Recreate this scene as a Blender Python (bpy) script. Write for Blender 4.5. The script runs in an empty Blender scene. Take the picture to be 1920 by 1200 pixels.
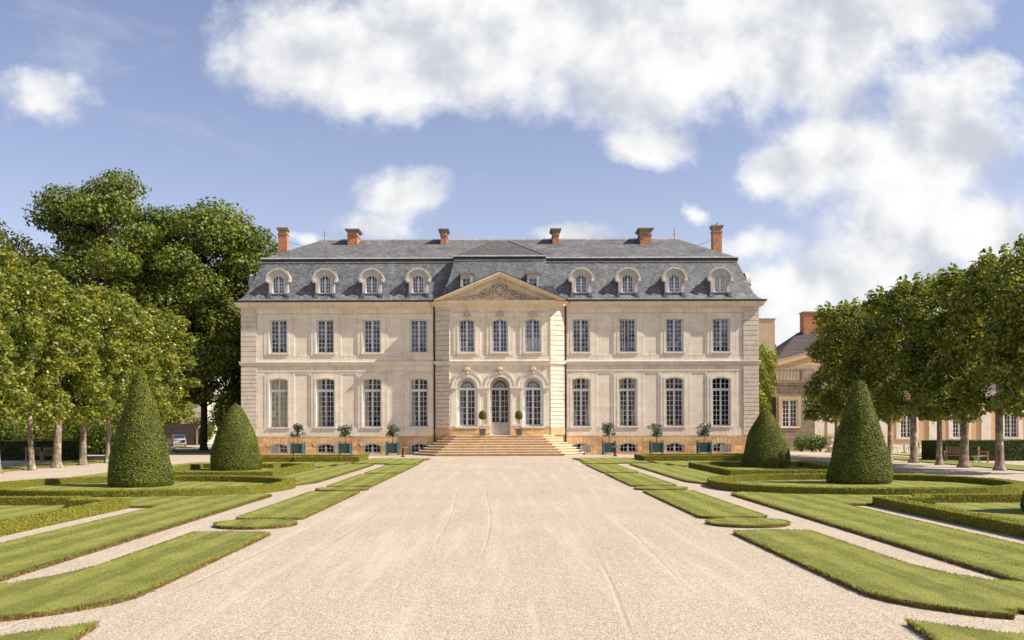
import bpy, bmesh, math, random
import numpy as np
from mathutils import Vector, Matrix
from mathutils.geometry import tessellate_polygon
PI = math.pi
R = math.radians
random.seed(7)
rng = np.random.default_rng(11)
sc = bpy.context.scene

# ------------------------------------------------------------------ camera
F, CD, CH = 1867.0, 84.86, 2.45        # focal length in px of the 1920 wide picture, distance to the facade, eye height
cam = bpy.data.cameras.new('camera')
cam.lens = F / 1920 * 36; cam.sensor_width = 36
cam.shift_x = 20 / 1920; cam.shift_y = 198 / 1920
cam.clip_start = 0.1; cam.clip_end = 3000
co = bpy.data.objects.new('camera', cam); sc.collection.objects.link(co)
co.matrix_world = Matrix.Translation((0, -CD, CH)) @ Matrix.Rotation(PI / 2, 4, 'X') @ Matrix.Rotation(-0.003, 4, 'Z')
sc.camera = co

# ------------------------------------------------------------------ sun, sky, exposure
SUN = Vector((5.0, -1.08, 5.1)).normalized()
sun = bpy.data.lights.new('sun', 'SUN'); sun.energy = 5.0; sun.angle = R(0.5); sun.color = (1.0, 0.94, 0.84)
so = bpy.data.objects.new('sun', sun); sc.collection.objects.link(so)
so.rotation_euler = SUN.to_track_quat('Z', 'Y').to_euler()
sc.view_settings.view_transform = 'Standard'; sc.view_settings.look = 'None'
sc.view_settings.gamma = 1; sc.view_settings.exposure = 0.68


class NT:
    """tiny helper round a node tree"""
    def __init__(s, tree): s.t = tree; s.t.nodes.clear()
    def n(s, kind, **kw):
        nd = s.t.nodes.new(kind)
        for k, v in kw.items():
            if k.startswith('i_'):
                key = k[2:]; key = int(key) if key.isdigit() else key.replace('_', ' ')
                s.put(nd.inputs[key], v)
            else: setattr(nd, k, v)
        return nd
    def put(s, sock, v):
        if isinstance(v, bpy.types.NodeSocket): s.t.links.new(v, sock)
        elif isinstance(v, bpy.types.Node): s.t.links.new(v.outputs[0], sock)
        else:
            if hasattr(sock.default_value, '__len__') and not hasattr(v, '__len__'): v = (v,) * len(sock.default_value)
            if hasattr(sock.default_value, '__len__') and len(sock.default_value) == 4 and len(v) == 3: v = (*v, 1)
            sock.default_value = v
    def m(s, op, a, b=0.0, c=0.0, clamp=False):
        nd = s.n('ShaderNodeMath', operation=op, use_clamp=clamp)
        s.put(nd.inputs[0], a); s.put(nd.inputs[1], b); s.put(nd.inputs[2], c); return nd.outputs[0]
    def v(s, op, a, b=(0, 0, 0)):
        nd = s.n('ShaderNodeVectorMath', operation=op); s.put(nd.inputs[0], a)
        if op == 'SCALE': s.put(nd.inputs[3], b)
        else: s.put(nd.inputs[1], b)
        return nd.outputs['Value'] if op in ('LENGTH', 'DOT_PRODUCT') else nd.outputs[0]
    def mix(s, f, a, b, blend='MIX'):
        nd = s.n('ShaderNodeMix', data_type='RGBA', blend_type=blend, clamp_factor=True)
        s.put(nd.inputs['Factor'], f); s.put(nd.inputs[6], a); s.put(nd.inputs[7], b); return nd.outputs[2]
    def ramp(s, x, a, b, lo=0.0, hi=1.0):
        nd = s.n('ShaderNodeMapRange', interpolation_type='SMOOTHSTEP'); s.put(nd.inputs[0], x)
        for i, q in enumerate((a, b, lo, hi)): s.put(nd.inputs[i + 1], q)
        return nd.outputs[0]
    def noise(s, vec, scale, detail=4, rough=0.55, dist=0.0, color=False):
        nd = s.n('ShaderNodeTexNoise', i_Vector=vec, i_Scale=scale, i_Detail=detail, i_Roughness=rough, i_Distortion=dist)
        return nd.outputs['Color' if color else 0]


world = bpy.data.worlds.new('World'); sc.world = world; world.use_nodes = True
w = NT(world.node_tree)
sky = w.n('ShaderNodeTexSky', sky_type='NISHITA', sun_disc=False, sun_elevation=math.asin(SUN.z),
          sun_rotation=math.atan2(SUN.x, SUN.y), air_density=1.0, dust_density=0.6, ozone_density=2.0)
gen = w.n('ShaderNodeTexCoord').outputs['Generated']
sep = w.n('ShaderNodeSeparateXYZ', i_0=gen)
yy = w.m('MAXIMUM', w.m('ABSOLUTE', sep.outputs[1]), 0.02)
uu = w.m('DIVIDE', sep.outputs[0], yy); vv = w.m('DIVIDE', sep.outputs[2], yy)
uv = w.n('ShaderNodeCombineXYZ', i_0=uu, i_1=vv, i_2=0.0).outputs[0]
warp = w.v('SCALE', w.v('SUBTRACT', w.noise(uv, 9.0, 5, 0.6, color=True), (0.5, 0.5, 0.5)), 0.075)
uvw = w.v('ADD', uv, w.v('MULTIPLY', warp, (1.25, 0.9, 0)))
# cloud banks: centre (azimuth tangent, elevation tangent) and half sizes, read from the sky of the photograph
BANKS = [(600, 85, 220, 105), (740, 130, 150, 95), (860, 40, 280, 150), (1080, 70, 270, 150), (1290, 120, 190, 145), (1480, 75, 280, 160), (1180, 20, 300, 120),
         (1690, 20, 170, 75), (1790, 235, 170, 120), (1600, 315, 210, 95), (1460, 320, 90, 55), (1700, 425, 170, 110),
         (1850, 430, 80, 90), (1620, 530, 190, 80), (1480, 565, 150, 75), (1850, 150, 90, 50), (85, 165, 75, 55),
         (750, 362, 75, 45), (690, 424, 80, 32), (1060, 436, 62, 22), (1228, 268, 90, 32), (1312, 390, 30, 20),
         (1420, 470, 60, 40), (585, 448, 30, 14), (900, 448, 40, 8)]
dens = None
for cx, cy, rx, ry in BANKS:
    c = ((cx - 940) / F, (798 - cy) / F, 0)
    q = w.v('LENGTH', w.v('MULTIPLY', w.v('SUBTRACT', uvw, c), (F / rx, F / ry, 0)))
    q = w.m('MULTIPLY', w.m('SUBTRACT', 1.0, q), 0.62 if rx * ry < 4500 else 1.0)
    dens = q if dens is None else w.n('ShaderNodeMath', operation='SMOOTH_MAX', i_0=dens, i_1=q, i_2=0.25).outputs[0]
fb = w.noise(uv, 11.0, 14, 0.60)
lo1 = w.noise(uv, 9.0, 4, 0.5); lo2 = w.noise(w.v('ADD', uv, (0.022, 0.030, 0)), 9.0, 4, 0.5)
d0 = w.m('ADD', dens, w.m('MULTIPLY', w.m('SUBTRACT', fb, 0.45), 1.75))
alpha = w.ramp(d0, -0.10, 0.56)
alpha = w.m('POWER', alpha, 0.9)
# thick parts away from the sun are greyer
relief = w.m('SUBTRACT', lo1, lo2)
grey = w.ramp(w.m('ADD', w.m('ADD', w.m('MULTIPLY', relief, -2.2), w.m('MULTIPLY', dens, 0.20)), w.m('MULTIPLY', w.noise(uv, 16.0, 12, 0.66), 0.80)), 0.22, 1.0)
ccol = w.mix(grey, (0.92, 0.92, 0.91), (0.56, 0.59, 0.66))
wisp = w.ramp(w.noise(w.v('MULTIPLY', uv, (1, 2.2, 1)), 4.0, 8, 0.62, 0.6), 0.52, 0.85, 0.0, 0.35)
alpha = w.m('MAXIMUM', alpha, w.m('MULTIPLY', wisp, w.ramp(sep.outputs[2], 0.02, 0.12)))
skyc = w.mix(1.0, sky.outputs[0], (1.22, 0.96, 0.94), 'MULTIPLY')
hz = w.ramp(sep.outputs[2], 0.0, 0.35, 0.0, 1.0)
bg_sky = w.n('ShaderNodeBackground', i_Color=skyc, i_Strength=0.102)
bg_cld = w.n('ShaderNodeBackground', i_Color=ccol, i_Strength=0.68)
mx = w.n('ShaderNodeMixShader', i_0=w.m('MULTIPLY', alpha, w.m('GREATER_THAN', sep.outputs[2], 0.0)), i_1=bg_sky.outputs[0], i_2=bg_cld.outputs[0])
w.n('ShaderNodeOutputWorld', i_0=mx.outputs[0])

# ------------------------------------------------------------------ materials
MATS = {}


def mat(name, col, col2=None, scale=1.0, rough=0.85, bump=0.0, bscale=None, col3=None, scale3=8.0, amt3=0.5, brick=None,
        spec=0.3, metallic=0.0, stain=None, island=0.0, bands=None):
    """principled material with two noise-mixed tones, optional brick joints, optional stains; world-space coordinates"""
    m = bpy.data.materials.new(name); m.use_nodes = True; t = NT(m.node_tree)
    pos = t.n('ShaderNodeNewGeometry').outputs['Position']
    c = t.n('ShaderNodeRGB').outputs[0]; c.default_value = (*col, 1)
    h = None
    if col2 is not None:
        c = t.mix(t.ramp(t.noise(pos, scale, 6, 0.6), 0.3, 0.7), col, col2)
    if col3 is not None:
        c = t.mix(t.ramp(t.noise(t.v('MULTIPLY', pos, (1, 1, 0.45)), scale3, 6, 0.65), 0.5, 0.72, 0, amt3), c, col3)
    if brick is not None:
        bw, bh, mort, mcol, var = brick
        s3 = t.n('ShaderNodeSeparateXYZ', i_0=pos)
        bv = t.n('ShaderNodeCombineXYZ', i_0=t.m('ADD', s3.outputs[0], s3.outputs[1]), i_1=s3.outputs[2], i_2=0.0)
        bk = t.n('ShaderNodeTexBrick', i_Vector=bv, i_Scale=1.0, i_Brick_Width=bw, i_Row_Height=bh, i_Mortar_Size=mort, i_Mortar_Smooth=0.3, i_Bias=0.0)
        t.put(bk.inputs['Color1'], (1 - var,) * 3); t.put(bk.inputs['Color2'], (1 + var,) * 3); t.put(bk.inputs['Mortar'], (1, 1, 1))
        c = t.mix(1.0, c, bk.outputs[0], 'MULTIPLY')
        c = t.mix(bk.outputs[1], c, mcol)
        h = t.m('MULTIPLY', bk.outputs[1], -0.6)
    if stain is not None:
        scol, sscale, lo, hi = stain
        c = t.mix(t.ramp(t.noise(t.v('MULTIPLY', pos, (1, 1, 0.25)), sscale, 8, 0.7), lo, hi, 0, 0.75), c, scol)
    if bands:      # rain-washed grime collects in streaks below sills, mouldings and at the foot of the wall
        z_ = t.n('ShaderNodeSeparateXYZ', i_0=pos).outputs[2]; tot = None
        for top_, bot_ in bands:
            k_ = t.m('MULTIPLY', t.ramp(z_, bot_ - 0.35, top_, 0.0, 1.0), t.m('LESS_THAN', z_, top_)); tot = k_ if tot is None else t.m('ADD', tot, k_)
        st_ = t.noise(t.v('MULTIPLY', pos, (3.2, 3.2, 0.22)), 1.0, 7, 0.7)
        c = t.mix(t.m('MULTIPLY', t.ramp(st_, 0.45, 0.72), t.m('MULTIPLY', tot, 0.42), clamp=True), c, (0.25, 0.22, 0.185))
    if island:
        g = t.n('ShaderNodeNewGeometry').outputs['Random Per Island']
        c = t.mix(1.0, c, t.n('ShaderNodeCombineXYZ', i_0=t.m('MULTIPLY_ADD', g, island, 1 - island / 2), i_1=t.m('MULTIPLY_ADD', g, island, 1 - island / 2), i_2=t.m('MULTIPLY_ADD', g, island, 1 - island / 2)).outputs[0], 'MULTIPLY')
    b = t.n('ShaderNodeBsdfPrincipled', i_Base_Color=c, i_Roughness=rough, i_Metallic=metallic)
    b.inputs['Specular IOR Level'].default_value = spec
    if bump:
        hh = t.noise(pos, bscale or scale * 6, 6, 0.65)
        if h is not None: hh = t.m('ADD', hh, h)
        bp = t.n('ShaderNodeBump', i_Strength=bump, i_Distance=0.05, i_Height=hh)
        t.put(b.inputs['Normal'], bp.outputs[0])
    t.n('ShaderNodeOutputMaterial', i_0=b.outputs[0])
    MATS[name] = m; return m


def leaf_mat(name, cols, trans=0.35, rough=0.55, nscale=0.6, spec=0.35):
    """foliage: colour picked per leaf, drifting over the plant; a little light passes through"""
    m = bpy.data.materials.new(name); m.use_nodes = True; t = NT(m.node_tree)
    g = t.n('ShaderNodeNewGeometry')
    f = t.m('ADD', t.m('MULTIPLY', g.outputs['Random Per Island'], 0.75), t.m('MULTIPLY', t.m('SUBTRACT', t.noise(g.outputs['Position'], nscale, 3), 0.5), 0.9))
    f = t.m('ADD', f, 0.1, clamp=True)
    cr = t.n('ShaderNodeValToRGB', i_0=f)
    e = cr.color_ramp.elements
    while len(e) < len(cols): e.new(0.5)
    for i, (p, c) in enumerate(cols): e[i].position = p; e[i].color = (*c, 1)
    b = t.n('ShaderNodeBsdfPrincipled', i_Base_Color=cr.outputs[0], i_Roughness=rough)
    b.inputs['Specular IOR Level'].default_value = spec
    tr = t.n('ShaderNodeBsdfTranslucent', i_Color=t.mix(1.0, cr.outputs[0], (1.25, 1.35, 0.5), 'MULTIPLY'))
    ms = t.n('ShaderNodeMixShader', i_0=trans, i_1=b.outputs[0], i_2=tr.outputs[0])
    t.n('ShaderNodeOutputMaterial', i_0=ms.outputs[0])
    MATS[name] = m; return m


lime = mat('limestone', (0.82, 0.72, 0.585), (0.73, 0.635, 0.505), 0.55, 0.9, 0.25, 14, (0.50, 0.44, 0.36), 3.2, 0.45,
           brick=(1.15, 0.40, 0.006, (0.56, 0.48, 0.39), 0.06), stain=((0.22, 0.19, 0.15), 1.3, 0.60, 0.80), bands=[(8.72, 7.97), (2.36, 1.6), (7.54, 7.15), (12.4, 11.9)])
trim = mat('pale_trim_stone', (0.80, 0.72, 0.60), (0.70, 0.62, 0.51), 1.2, 0.85, 0.2, 18, (0.34, 0.29, 0.22), 4.0, 0.35)
warm = mat('warm_cornice_stone', (0.78, 0.65, 0.48), (0.68, 0.56, 0.41), 1.0, 0.85, 0.2, 18, (0.34, 0.30, 0.20), 3.5, 0.45)
carved = mat('carved_stone', (0.60, 0.48, 0.35), (0.36, 0.30, 0.24), 2.5, 0.9, 0.5, 18, (0.14, 0.12, 0.10), 3.0, 0.7)
quoinm = mat('quoin_stone', (0.72, 0.62, 0.50), (0.62, 0.53, 0.42), 1.4, 0.9, 0.5, 22, (0.33, 0.28, 0.21), 4.5, 0.5)
orange = mat('orange_basement_stone', (0.66, 0.36, 0.13), (0.62, 0.45, 0.26), 1.6, 0.9, 0.45, 12, (0.40, 0.17, 0.05), 3.4, 0.85,
             brick=(0.85, 0.36, 0.018, (0.40, 0.25, 0.12), 0.26), stain=((0.26, 0.16, 0.09), 2.2, 0.6, 0.8))
stepm = mat('worn_step_stone', (0.60, 0.42, 0.24), (0.52, 0.31, 0.14), 1.3, 0.85, 0.4, 12, (0.30, 0.19, 0.10), 5.0, 0.6,
            stain=((0.24, 0.20, 0.15), 2.5, 0.6, 0.78))  # orange riser stone, darkened to stand for shade under the nosings
slate = mat('slate', (0.158, 0.162, 0.162), (0.098, 0.104, 0.108), 0.9, 0.6, 0.35, 5, (0.26, 0.25, 0.23), 3.4, 0.75,
            brick=(0.22, 0.11, 0.010, (0.06, 0.065, 0.070), 0.36), spec=0.5)
slate2 = mat('weathered_slate', (0.15, 0.148, 0.145), (0.085, 0.083, 0.083), 0.6, 0.7, 0.35, 5, (0.27, 0.25, 0.22), 2.6, 0.9,
             brick=(0.24, 0.09, 0.008, (0.07, 0.068, 0.068), 0.25), spec=0.4)
dormst = mat('grey_dormer_stone', (0.56, 0.52, 0.46), (0.44, 0.41, 0.37), 1.6, 0.85, 0.2, 10, (0.30, 0.28, 0.25), 5, 0.5)
treadm = mat('pale_lit_tread_stone', (0.80, 0.69, 0.53), (0.70, 0.56, 0.38), 1.5, 0.85, 0.3, 14, (0.40, 0.30, 0.20), 3.0, 0.6)  # pale stone, lifted above the risers to imitate sunlit treads
shellst = mat('weathered_shell_stone', (0.66, 0.55, 0.40), (0.50, 0.41, 0.30), 4, 0.9, 0.3, 20)  # duller tan stone for the carved shells and keystones
slate3 = mat('dark_brown_slate', (0.105, 0.098, 0.092), (0.075, 0.070, 0.067), 0.8, 0.75, 0.35, 5, (0.17, 0.155, 0.13), 2.2, 0.6, brick=(0.24, 0.09, 0.008, (0.05, 0.048, 0.047), 0.2))  # darker, browner slate tone for the central hip
lead = mat('lead_sheet', (0.33, 0.33, 0.33), (0.22, 0.22, 0.23), 1.6, 0.6, 0.2, 6, (0.55, 0.50, 0.45), 5, 0.5, spec=0.4)
leadp = mat('pale_lead_flashing', (0.80, 0.78, 0.73), (0.50, 0.49, 0.47), 2.2, 0.6, 0.2, 6, (0.75, 0.72, 0.66), 3.5, 0.7)
gutter = mat('dark_gutter_and_shade', (0.045, 0.047, 0.05), (0.03, 0.03, 0.035), 2, 0.5)
copper = mat('brown_downpipe', (0.055, 0.03, 0.022), (0.035, 0.02, 0.016), 3, 0.55)
paint = mat('pale_grey_paint', (0.68, 0.70, 0.74), (0.61, 0.63, 0.67), 2.0, 0.5)
doorp = mat('door_grey_paint', (0.46, 0.44, 0.43), (0.41, 0.39, 0.38), 2.0, 0.5)
brickm = mat('chimney_brick', (0.50, 0.20, 0.085), (0.38, 0.14, 0.065), 1.5, 0.9, 0.4, 14, (0.22, 0.10, 0.06), 5, 0.6,
             brick=(0.23, 0.075, 0.010, (0.42, 0.30, 0.20), 0.28))
capm = mat('chimney_cap_stone', (0.30, 0.26, 0.22), (0.18, 0.16, 0.14), 3.0, 0.9, 0.4, 16, (0.50, 0.40, 0.30), 4, 0.5)
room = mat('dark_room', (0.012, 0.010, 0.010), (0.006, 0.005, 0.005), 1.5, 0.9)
cloth = mat('curtain_cloth', (0.76, 0.68, 0.56), (0.66, 0.58, 0.47), 3, 0.9)
blind = mat('cream_blind', (0.88, 0.76, 0.52), (0.80, 0.68, 0.44), 1.2, 0.9)
whitec = mat('white_cloth', (0.74, 0.74, 0.75), (0.62, 0.62, 0.64), 2, 0.9)
bark = mat('plane_bark', (0.30, 0.225, 0.15), (0.12, 0.085, 0.055), 6.0, 0.9, 0.8, 22, (0.58, 0.52, 0.40), 5.5, 0.95)
darkbark = mat('dark_bark', (0.10, 0.075, 0.05), (0.055, 0.04, 0.03), 3, 0.95, 0.7, 14)
greenbox = mat('planter_green_paint', (0.04, 0.085, 0.085), (0.03, 0.07, 0.07), 3, 0.5)
greenpost = mat('planter_post_paint', (0.10, 0.19, 0.22), (0.07, 0.15, 0.18), 3, 0.5)
potm = mat('lead_pot', (0.15, 0.16, 0.18), (0.09, 0.095, 0.11), 6, 0.6, 0.5, 16)
soil = mat('soil', (0.05, 0.035, 0.022), (0.03, 0.02, 0.014), 6, 1.0, 0.6, 30)
wood = mat('weathered_teak', (0.36, 0.23, 0.14), (0.26, 0.17, 0.11), 7, 0.8, 0.3, 30)
iron = mat('dark_iron', (0.03, 0.035, 0.04), None, 1, 0.5, metallic=0.3)
urnm = mat('urn_stone', (0.50, 0.40, 0.31), (0.34, 0.27, 0.21), 4, 0.9, 0.4, 14, (0.20, 0.15, 0.11), 5, 0.6)
ochre = mat('ochre_render', (0.64, 0.43, 0.24), (0.57, 0.37, 0.20), 0.6, 0.95, 0.2, 10, (0.44, 0.28, 0.16), 1.6, 0.5)
tan = mat('tan_render', (0.48, 0.37, 0.25), (0.41, 0.31, 0.21), 1.2, 0.95, 0.2, 10, (0.32, 0.22, 0.13), 3, 0.5)
oldst = mat('weathered_stone', (0.33, 0.26, 0.19), (0.20, 0.155, 0.115), 1.1, 0.95, 0.6, 10, (0.10, 0.08, 0.065), 2.2, 0.75,
            brick=(0.9, 0.36, 0.014, (0.16, 0.12, 0.09), 0.15))
rubble = mat('rubble_wall', (0.085, 0.06, 0.045), (0.05, 0.036, 0.028), 2, 0.95, 0.6, 8, brick=(0.5, 0.25, 0.02, (0.09, 0.07, 0.05), 0.2))
tilem = mat('brown_tile', (0.12, 0.085, 0.075), (0.09, 0.07, 0.065), 1.0, 0.8, 0.3, 6, brick=(0.3, 0.16, 0.014, (0.06, 0.045, 0.04), 0.2))

# clear window glass: mostly see-through, mirrors the sky a little
glass = bpy.data.materials.new('window_glass'); glass.use_nodes = True
t = NT(glass.node_tree)
fr = t.n('ShaderNodeFresnel', i_IOR=1.5)
wn = t.n('ShaderNodeTexWhiteNoise', i_Vector=t.v('FLOOR', t.v('MULTIPLY', t.n('ShaderNodeNewGeometry').outputs['Position'], (2.9, 0.0, 2.4))))      # random mirror strength per cell, imitating the differing reflections of uneven panes
gp = t.n('ShaderNodeNewGeometry').outputs['Position']
bp = t.n('ShaderNodeBump', i_Strength=0.08, i_Distance=0.1, i_Height=t.noise(gp, 1.3, 2))
gl = t.n('ShaderNodeBsdfGlossy', i_Roughness=0.02, i_Color=(0.95, 0.97, 1.0), i_Normal=bp.outputs[0])
tr = t.n('ShaderNodeBsdfTransparent', i_Color=(0.80, 0.84, 0.84))
hz_ = t.ramp(t.n('ShaderNodeSeparateXYZ', i_0=gp).outputs[2], 6.0, 9.0, 0.0, 0.04)      # mirror strength raised with height, so upper panes imitate a brighter sky reflection
ms = t.n('ShaderNodeMixShader', i_0=t.m('MULTIPLY', t.m('ADD', fr, hz_), t.m('MULTIPLY_ADD', wn.outputs[0], 1.3, 0.35)), i_1=tr.outputs[0], i_2=gl.outputs[0])
t.n('ShaderNodeOutputMaterial', i_0=ms.outputs[0])

lf_plane = leaf_mat('plane_tree_leaves', [(0.0, (0.035, 0.060, 0.010)), (0.45, (0.145, 0.185, 0.022)), (0.80, (0.38, 0.36, 0.055)), (0.97, (0.36, 0.19, 0.045))], 0.40, 0.42, 0.5, 0.5)
lf_big = leaf_mat('big_tree_leaves', [(0.0, (0.028, 0.048, 0.007)), (0.5, (0.12, 0.155, 0.016)), (1.0, (0.28, 0.29, 0.034))], 0.30, 0.55, 0.25)
lf_yew = leaf_mat('yew_leaves', [(0.0, (0.05, 0.065, 0.007)), (0.5, (0.135, 0.155, 0.014)), (0.92, (0.23, 0.24, 0.024)), (1.0, (0.34, 0.27, 0.09))], 0.15, 0.6, 1.2)
lf_box = leaf_mat('box_hedge_leaves', [(0.0, (0.11, 0.115, 0.012)), (0.45, (0.25, 0.245, 0.024)), (0.88, (0.36, 0.33, 0.035)), (1.0, (0.36, 0.20, 0.08))], 0.2, 0.6, 2.5)
lf_citrus = leaf_mat('glossy_leaves', [(0.0, (0.03, 0.055, 0.03)), (0.6, (0.07, 0.11, 0.055)), (1.0, (0.28, 0.32, 0.24))], 0.2, 0.35, 2.0, 0.5)
lf_shrub = leaf_mat('shrub_leaves', [(0.0, (0.04, 0.08, 0.012)), (0.5, (0.10, 0.15, 0.02)), (1.0, (0.24, 0.25, 0.03))], 0.3, 0.5, 0.8)
lf_ivy = leaf_mat('ivy_leaves', [(0.0, (0.12, 0.16, 0.01)), (0.5, (0.26, 0.31, 0.02)), (1.0, (0.45, 0.45, 0.04))], 0.3, 0.5, 0.8)
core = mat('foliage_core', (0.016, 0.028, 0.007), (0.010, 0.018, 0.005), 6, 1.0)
boxcore = mat('hedge_core', (0.17, 0.155, 0.014), (0.10, 0.10, 0.012), 8, 1.0, 0.8, 30)

# ------------------------------------------------------------------ object helpers
COL = sc.collection


def tag(o, label=None, cat=None, group=None, kind=None):
    if label: o['label'] = label
    if cat: o['category'] = cat
    if group: o['group'] = group
    if kind: o['kind'] = kind
    return o


def thing(name, label, cat, loc=(0, 0, 0), rz=0, group=None):
    o = bpy.data.objects.new(name, None); COL.objects.link(o)
    o.location = loc; o.rotation_euler = (0, 0, rz); o.empty_display_size = 0.3
    return tag(o, label, cat, group)


def link_mesh(name, me, m=None, parent=None, loc=(0, 0, 0), rz=0):
    if m is not None and not me.materials: me.materials.append(m)
    o = bpy.data.objects.new(name, me); COL.objects.link(o)
    o.location = loc; o.rotation_euler = (0, 0, rz)
    if parent is not None: o.parent = parent
    return o


KIDS = None


def dup(root, loc=None, rz=None, label=None, parent=None, scale=None):
    """copy a thing with its parts and sub-parts"""
    def kids(o): return [c for c in COL.objects if c.parent is o]
    r = root.copy(); COL.objects.link(r)
    if parent is not None: r.parent = parent
    if loc is not None: r.location = loc
    if rz is not None: r.rotation_euler = (0, 0, rz)
    if scale is not None: r.scale = scale
    if label: r['label'] = label
    for ch in kids(root):
        c = ch.copy(); COL.objects.link(c); c.parent = r
        for g in kids(ch):
            d = g.copy(); COL.objects.link(d); d.parent = c
    return r


class MB:
    def __init__(s): s.v = []; s.f = []
    def add(s, vs, fs):
        n = len(s.v); s.v += [tuple(p) for p in vs]; s.f += [tuple(i + n for i in f) for f in fs]; return s
    def box(s, x0, x1, y0, y1, z0, z1, T=None):
        vs = [(x, y, z) for z in (z0, z1) for (x, y) in ((x0, y0), (x1, y0), (x1, y1), (x0, y1))]
        if T: vs = [T(*p) for p in vs]
        return s.add(vs, [(3, 2, 1, 0), (4, 5, 6, 7), (0, 1, 5, 4), (1, 2, 6, 5), (2, 3, 7, 6), (3, 0, 4, 7)])
    def plate(s, outer, holes=(), y0=-0.1, y1=0.0, T=None, back=False):
        """flat slab in the x-z plane with holes; front at y0, edges back to y1"""
        T = T or (lambda x, y, z: (x, y, z))
        loops = [outer] + list(holes)
        tri = tessellate_polygon([[Vector((x, z, 0)) for x, z in lp] for lp in loops])
        flat = [p for lp in loops for p in lp]; n = len(flat)
        def area(t): (ax, az), (bx, bz), (cx, cz) = (flat[i] for i in t); return (bx - ax) * (cz - az) - (cx - ax) * (bz - az)
        tri = [t if area(t) > 0 else t[::-1] for t in tri]
        vs = [T(x, y0, z) for x, z in flat] + [T(x, y1, z) for x, z in flat]
        fs = list(tri); 
        if back: fs += [tuple(i + n for i in t[::-1]) for t in tri]
        k = 0
        for li, lp in enumerate(loops):
            m = len(lp); ar = sum(lp[i][0] * lp[(i + 1) % m][1] - lp[(i + 1) % m][0] * lp[i][1] for i in range(m))
            ccw = (ar > 0) == (li == 0)
            for i in range(m):
                a, b = k + i, k + (i + 1) % m
                fs.append((a, a + n, b + n, b) if ccw else (b, b + n, a + n, a))
            k += m
        return s.add(vs, fs)
    def prism(s, poly, z0, z1):
        n = len(poly)
        tri = tessellate_polygon([[Vector((x, y, 0)) for x, y in poly]])
        def area(t): (ax, az), (bx, bz), (cx, cz) = (poly[i] for i in t); return (bx - ax) * (cz - az) - (cx - ax) * (bz - az)
        tri = [t if area(t) > 0 else t[::-1] for t in tri]
        ar = sum(poly[i][0] * poly[(i + 1) % n][1] - poly[(i + 1) % n][0] * poly[i][1] for i in range(n))
        fs = [tuple(i + n for i in t) for t in tri] + [t[::-1] for t in tri]
        for i in range(n):
            a, b = i, (i + 1) % n
            fs.append((a, b, b + n, a + n) if ar > 0 else (b, a, a + n, b + n))
        return s.add([(x, y, z0) for x, y in poly] + [(x, y, z1) for x, y in poly], fs)
    def tube(s, pts, rad, n=8, cap=True):
        pts = [Vector(p) for p in pts]; k = len(pts)
        rad = rad if hasattr(rad, '__len__') else [rad] * k
        vs = []
        for i, p in enumerate(pts):
            d = (pts[min(i + 1, k - 1)] - pts[max(i - 1, 0)]).normalized()
            u = d.cross(Vector((0.13, 1, 0.07)) if abs(d.y) < 0.9 else Vector((1, 0, 0.1))).normalized(); v = d.cross(u)
            vs += [p + (u * math.cos(2 * PI * j / n) + v * math.sin(2 * PI * j / n)) * rad[i] for j in range(n)]
        fs = [(i * n + j, i * n + (j + 1) % n, (i + 1) * n + (j + 1) % n, (i + 1) * n + j) for i in range(k - 1) for j in range(n)]
        if cap: fs += [tuple(range(n))[::-1], tuple(range((k - 1) * n, k * n))]
        return s.add(vs, fs)
    def lathe(s, prof, c=(0, 0, 0), n=20, T=None):
        k = len(prof)
        vs = [(c[0] + r * math.cos(2 * PI * j / n), c[1] + r * math.sin(2 * PI * j / n), c[2] + z) for r, z in prof for j in range(n)]
        if T: vs = [T(*p) for p in vs]
        fs = [(i * n + j, i * n + (j + 1) % n, (i + 1) * n + (j + 1) % n, (i + 1) * n + j) for i in range(k - 1) for j in range(n)]
        fs += [tuple(range(n))[::-1], tuple(range((k - 1) * n, k * n))]
        return s.add(vs, fs)
    def ball(s, c, r, n=8, T=None):
        rx, ry, rz = r if hasattr(r, '__len__') else (r, r, r)
        vs = [(c[0] + rx * math.sin(PI * i / n) * math.cos(2 * PI * j / (2 * n)), c[1] + ry * math.sin(PI * i / n) * math.sin(2 * PI * j / (2 * n)), c[2] + rz * math.cos(PI * i / n)) for i in range(n + 1) for j in range(2 * n)]
        if T: vs = [T(*p) for p in vs]
        m = 2 * n
        return s.add(vs, [(i * m + j, (i + 1) * m + j, (i + 1) * m + (j + 1) % m, i * m + (j + 1) % m) for i in range(n) for j in range(m)])
    def mesh(s, name, m, smooth=False):
        me = bpy.data.meshes.new(name); me.from_pydata(s.v, [], s.f); me.materials.append(m)
        if smooth: me.shade_smooth()
        me.update(); return me
    def build(s, name, m, parent=None, smooth=False, loc=(0, 0, 0), rz=0):
        return link_mesh(name, s.mesh(name, m, smooth), None, parent, loc, rz)


def quads_mesh(name, V, m):
    """V: (n,4,3) array of separate quads"""
    n = len(V); me = bpy.data.meshes.new(name)
    me.vertices.add(n * 4); me.vertices.foreach_set('co', V.reshape(-1).astype(np.float32))
    me.loops.add(n * 4); me.loops.foreach_set('vertex_index', np.arange(n * 4, dtype=np.int32))
    me.polygons.add(n); me.polygons.foreach_set('loop_start', np.arange(0, n * 4, 4, dtype=np.int32))
    me.polygons.foreach_set('loop_total', np.full(n, 4, dtype=np.int32))
    me.materials.append(m); me.update(calc_edges=True); return me


def unit(a): return a / np.maximum(np.linalg.norm(a, axis=1, keepdims=True), 1e-9)


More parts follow.
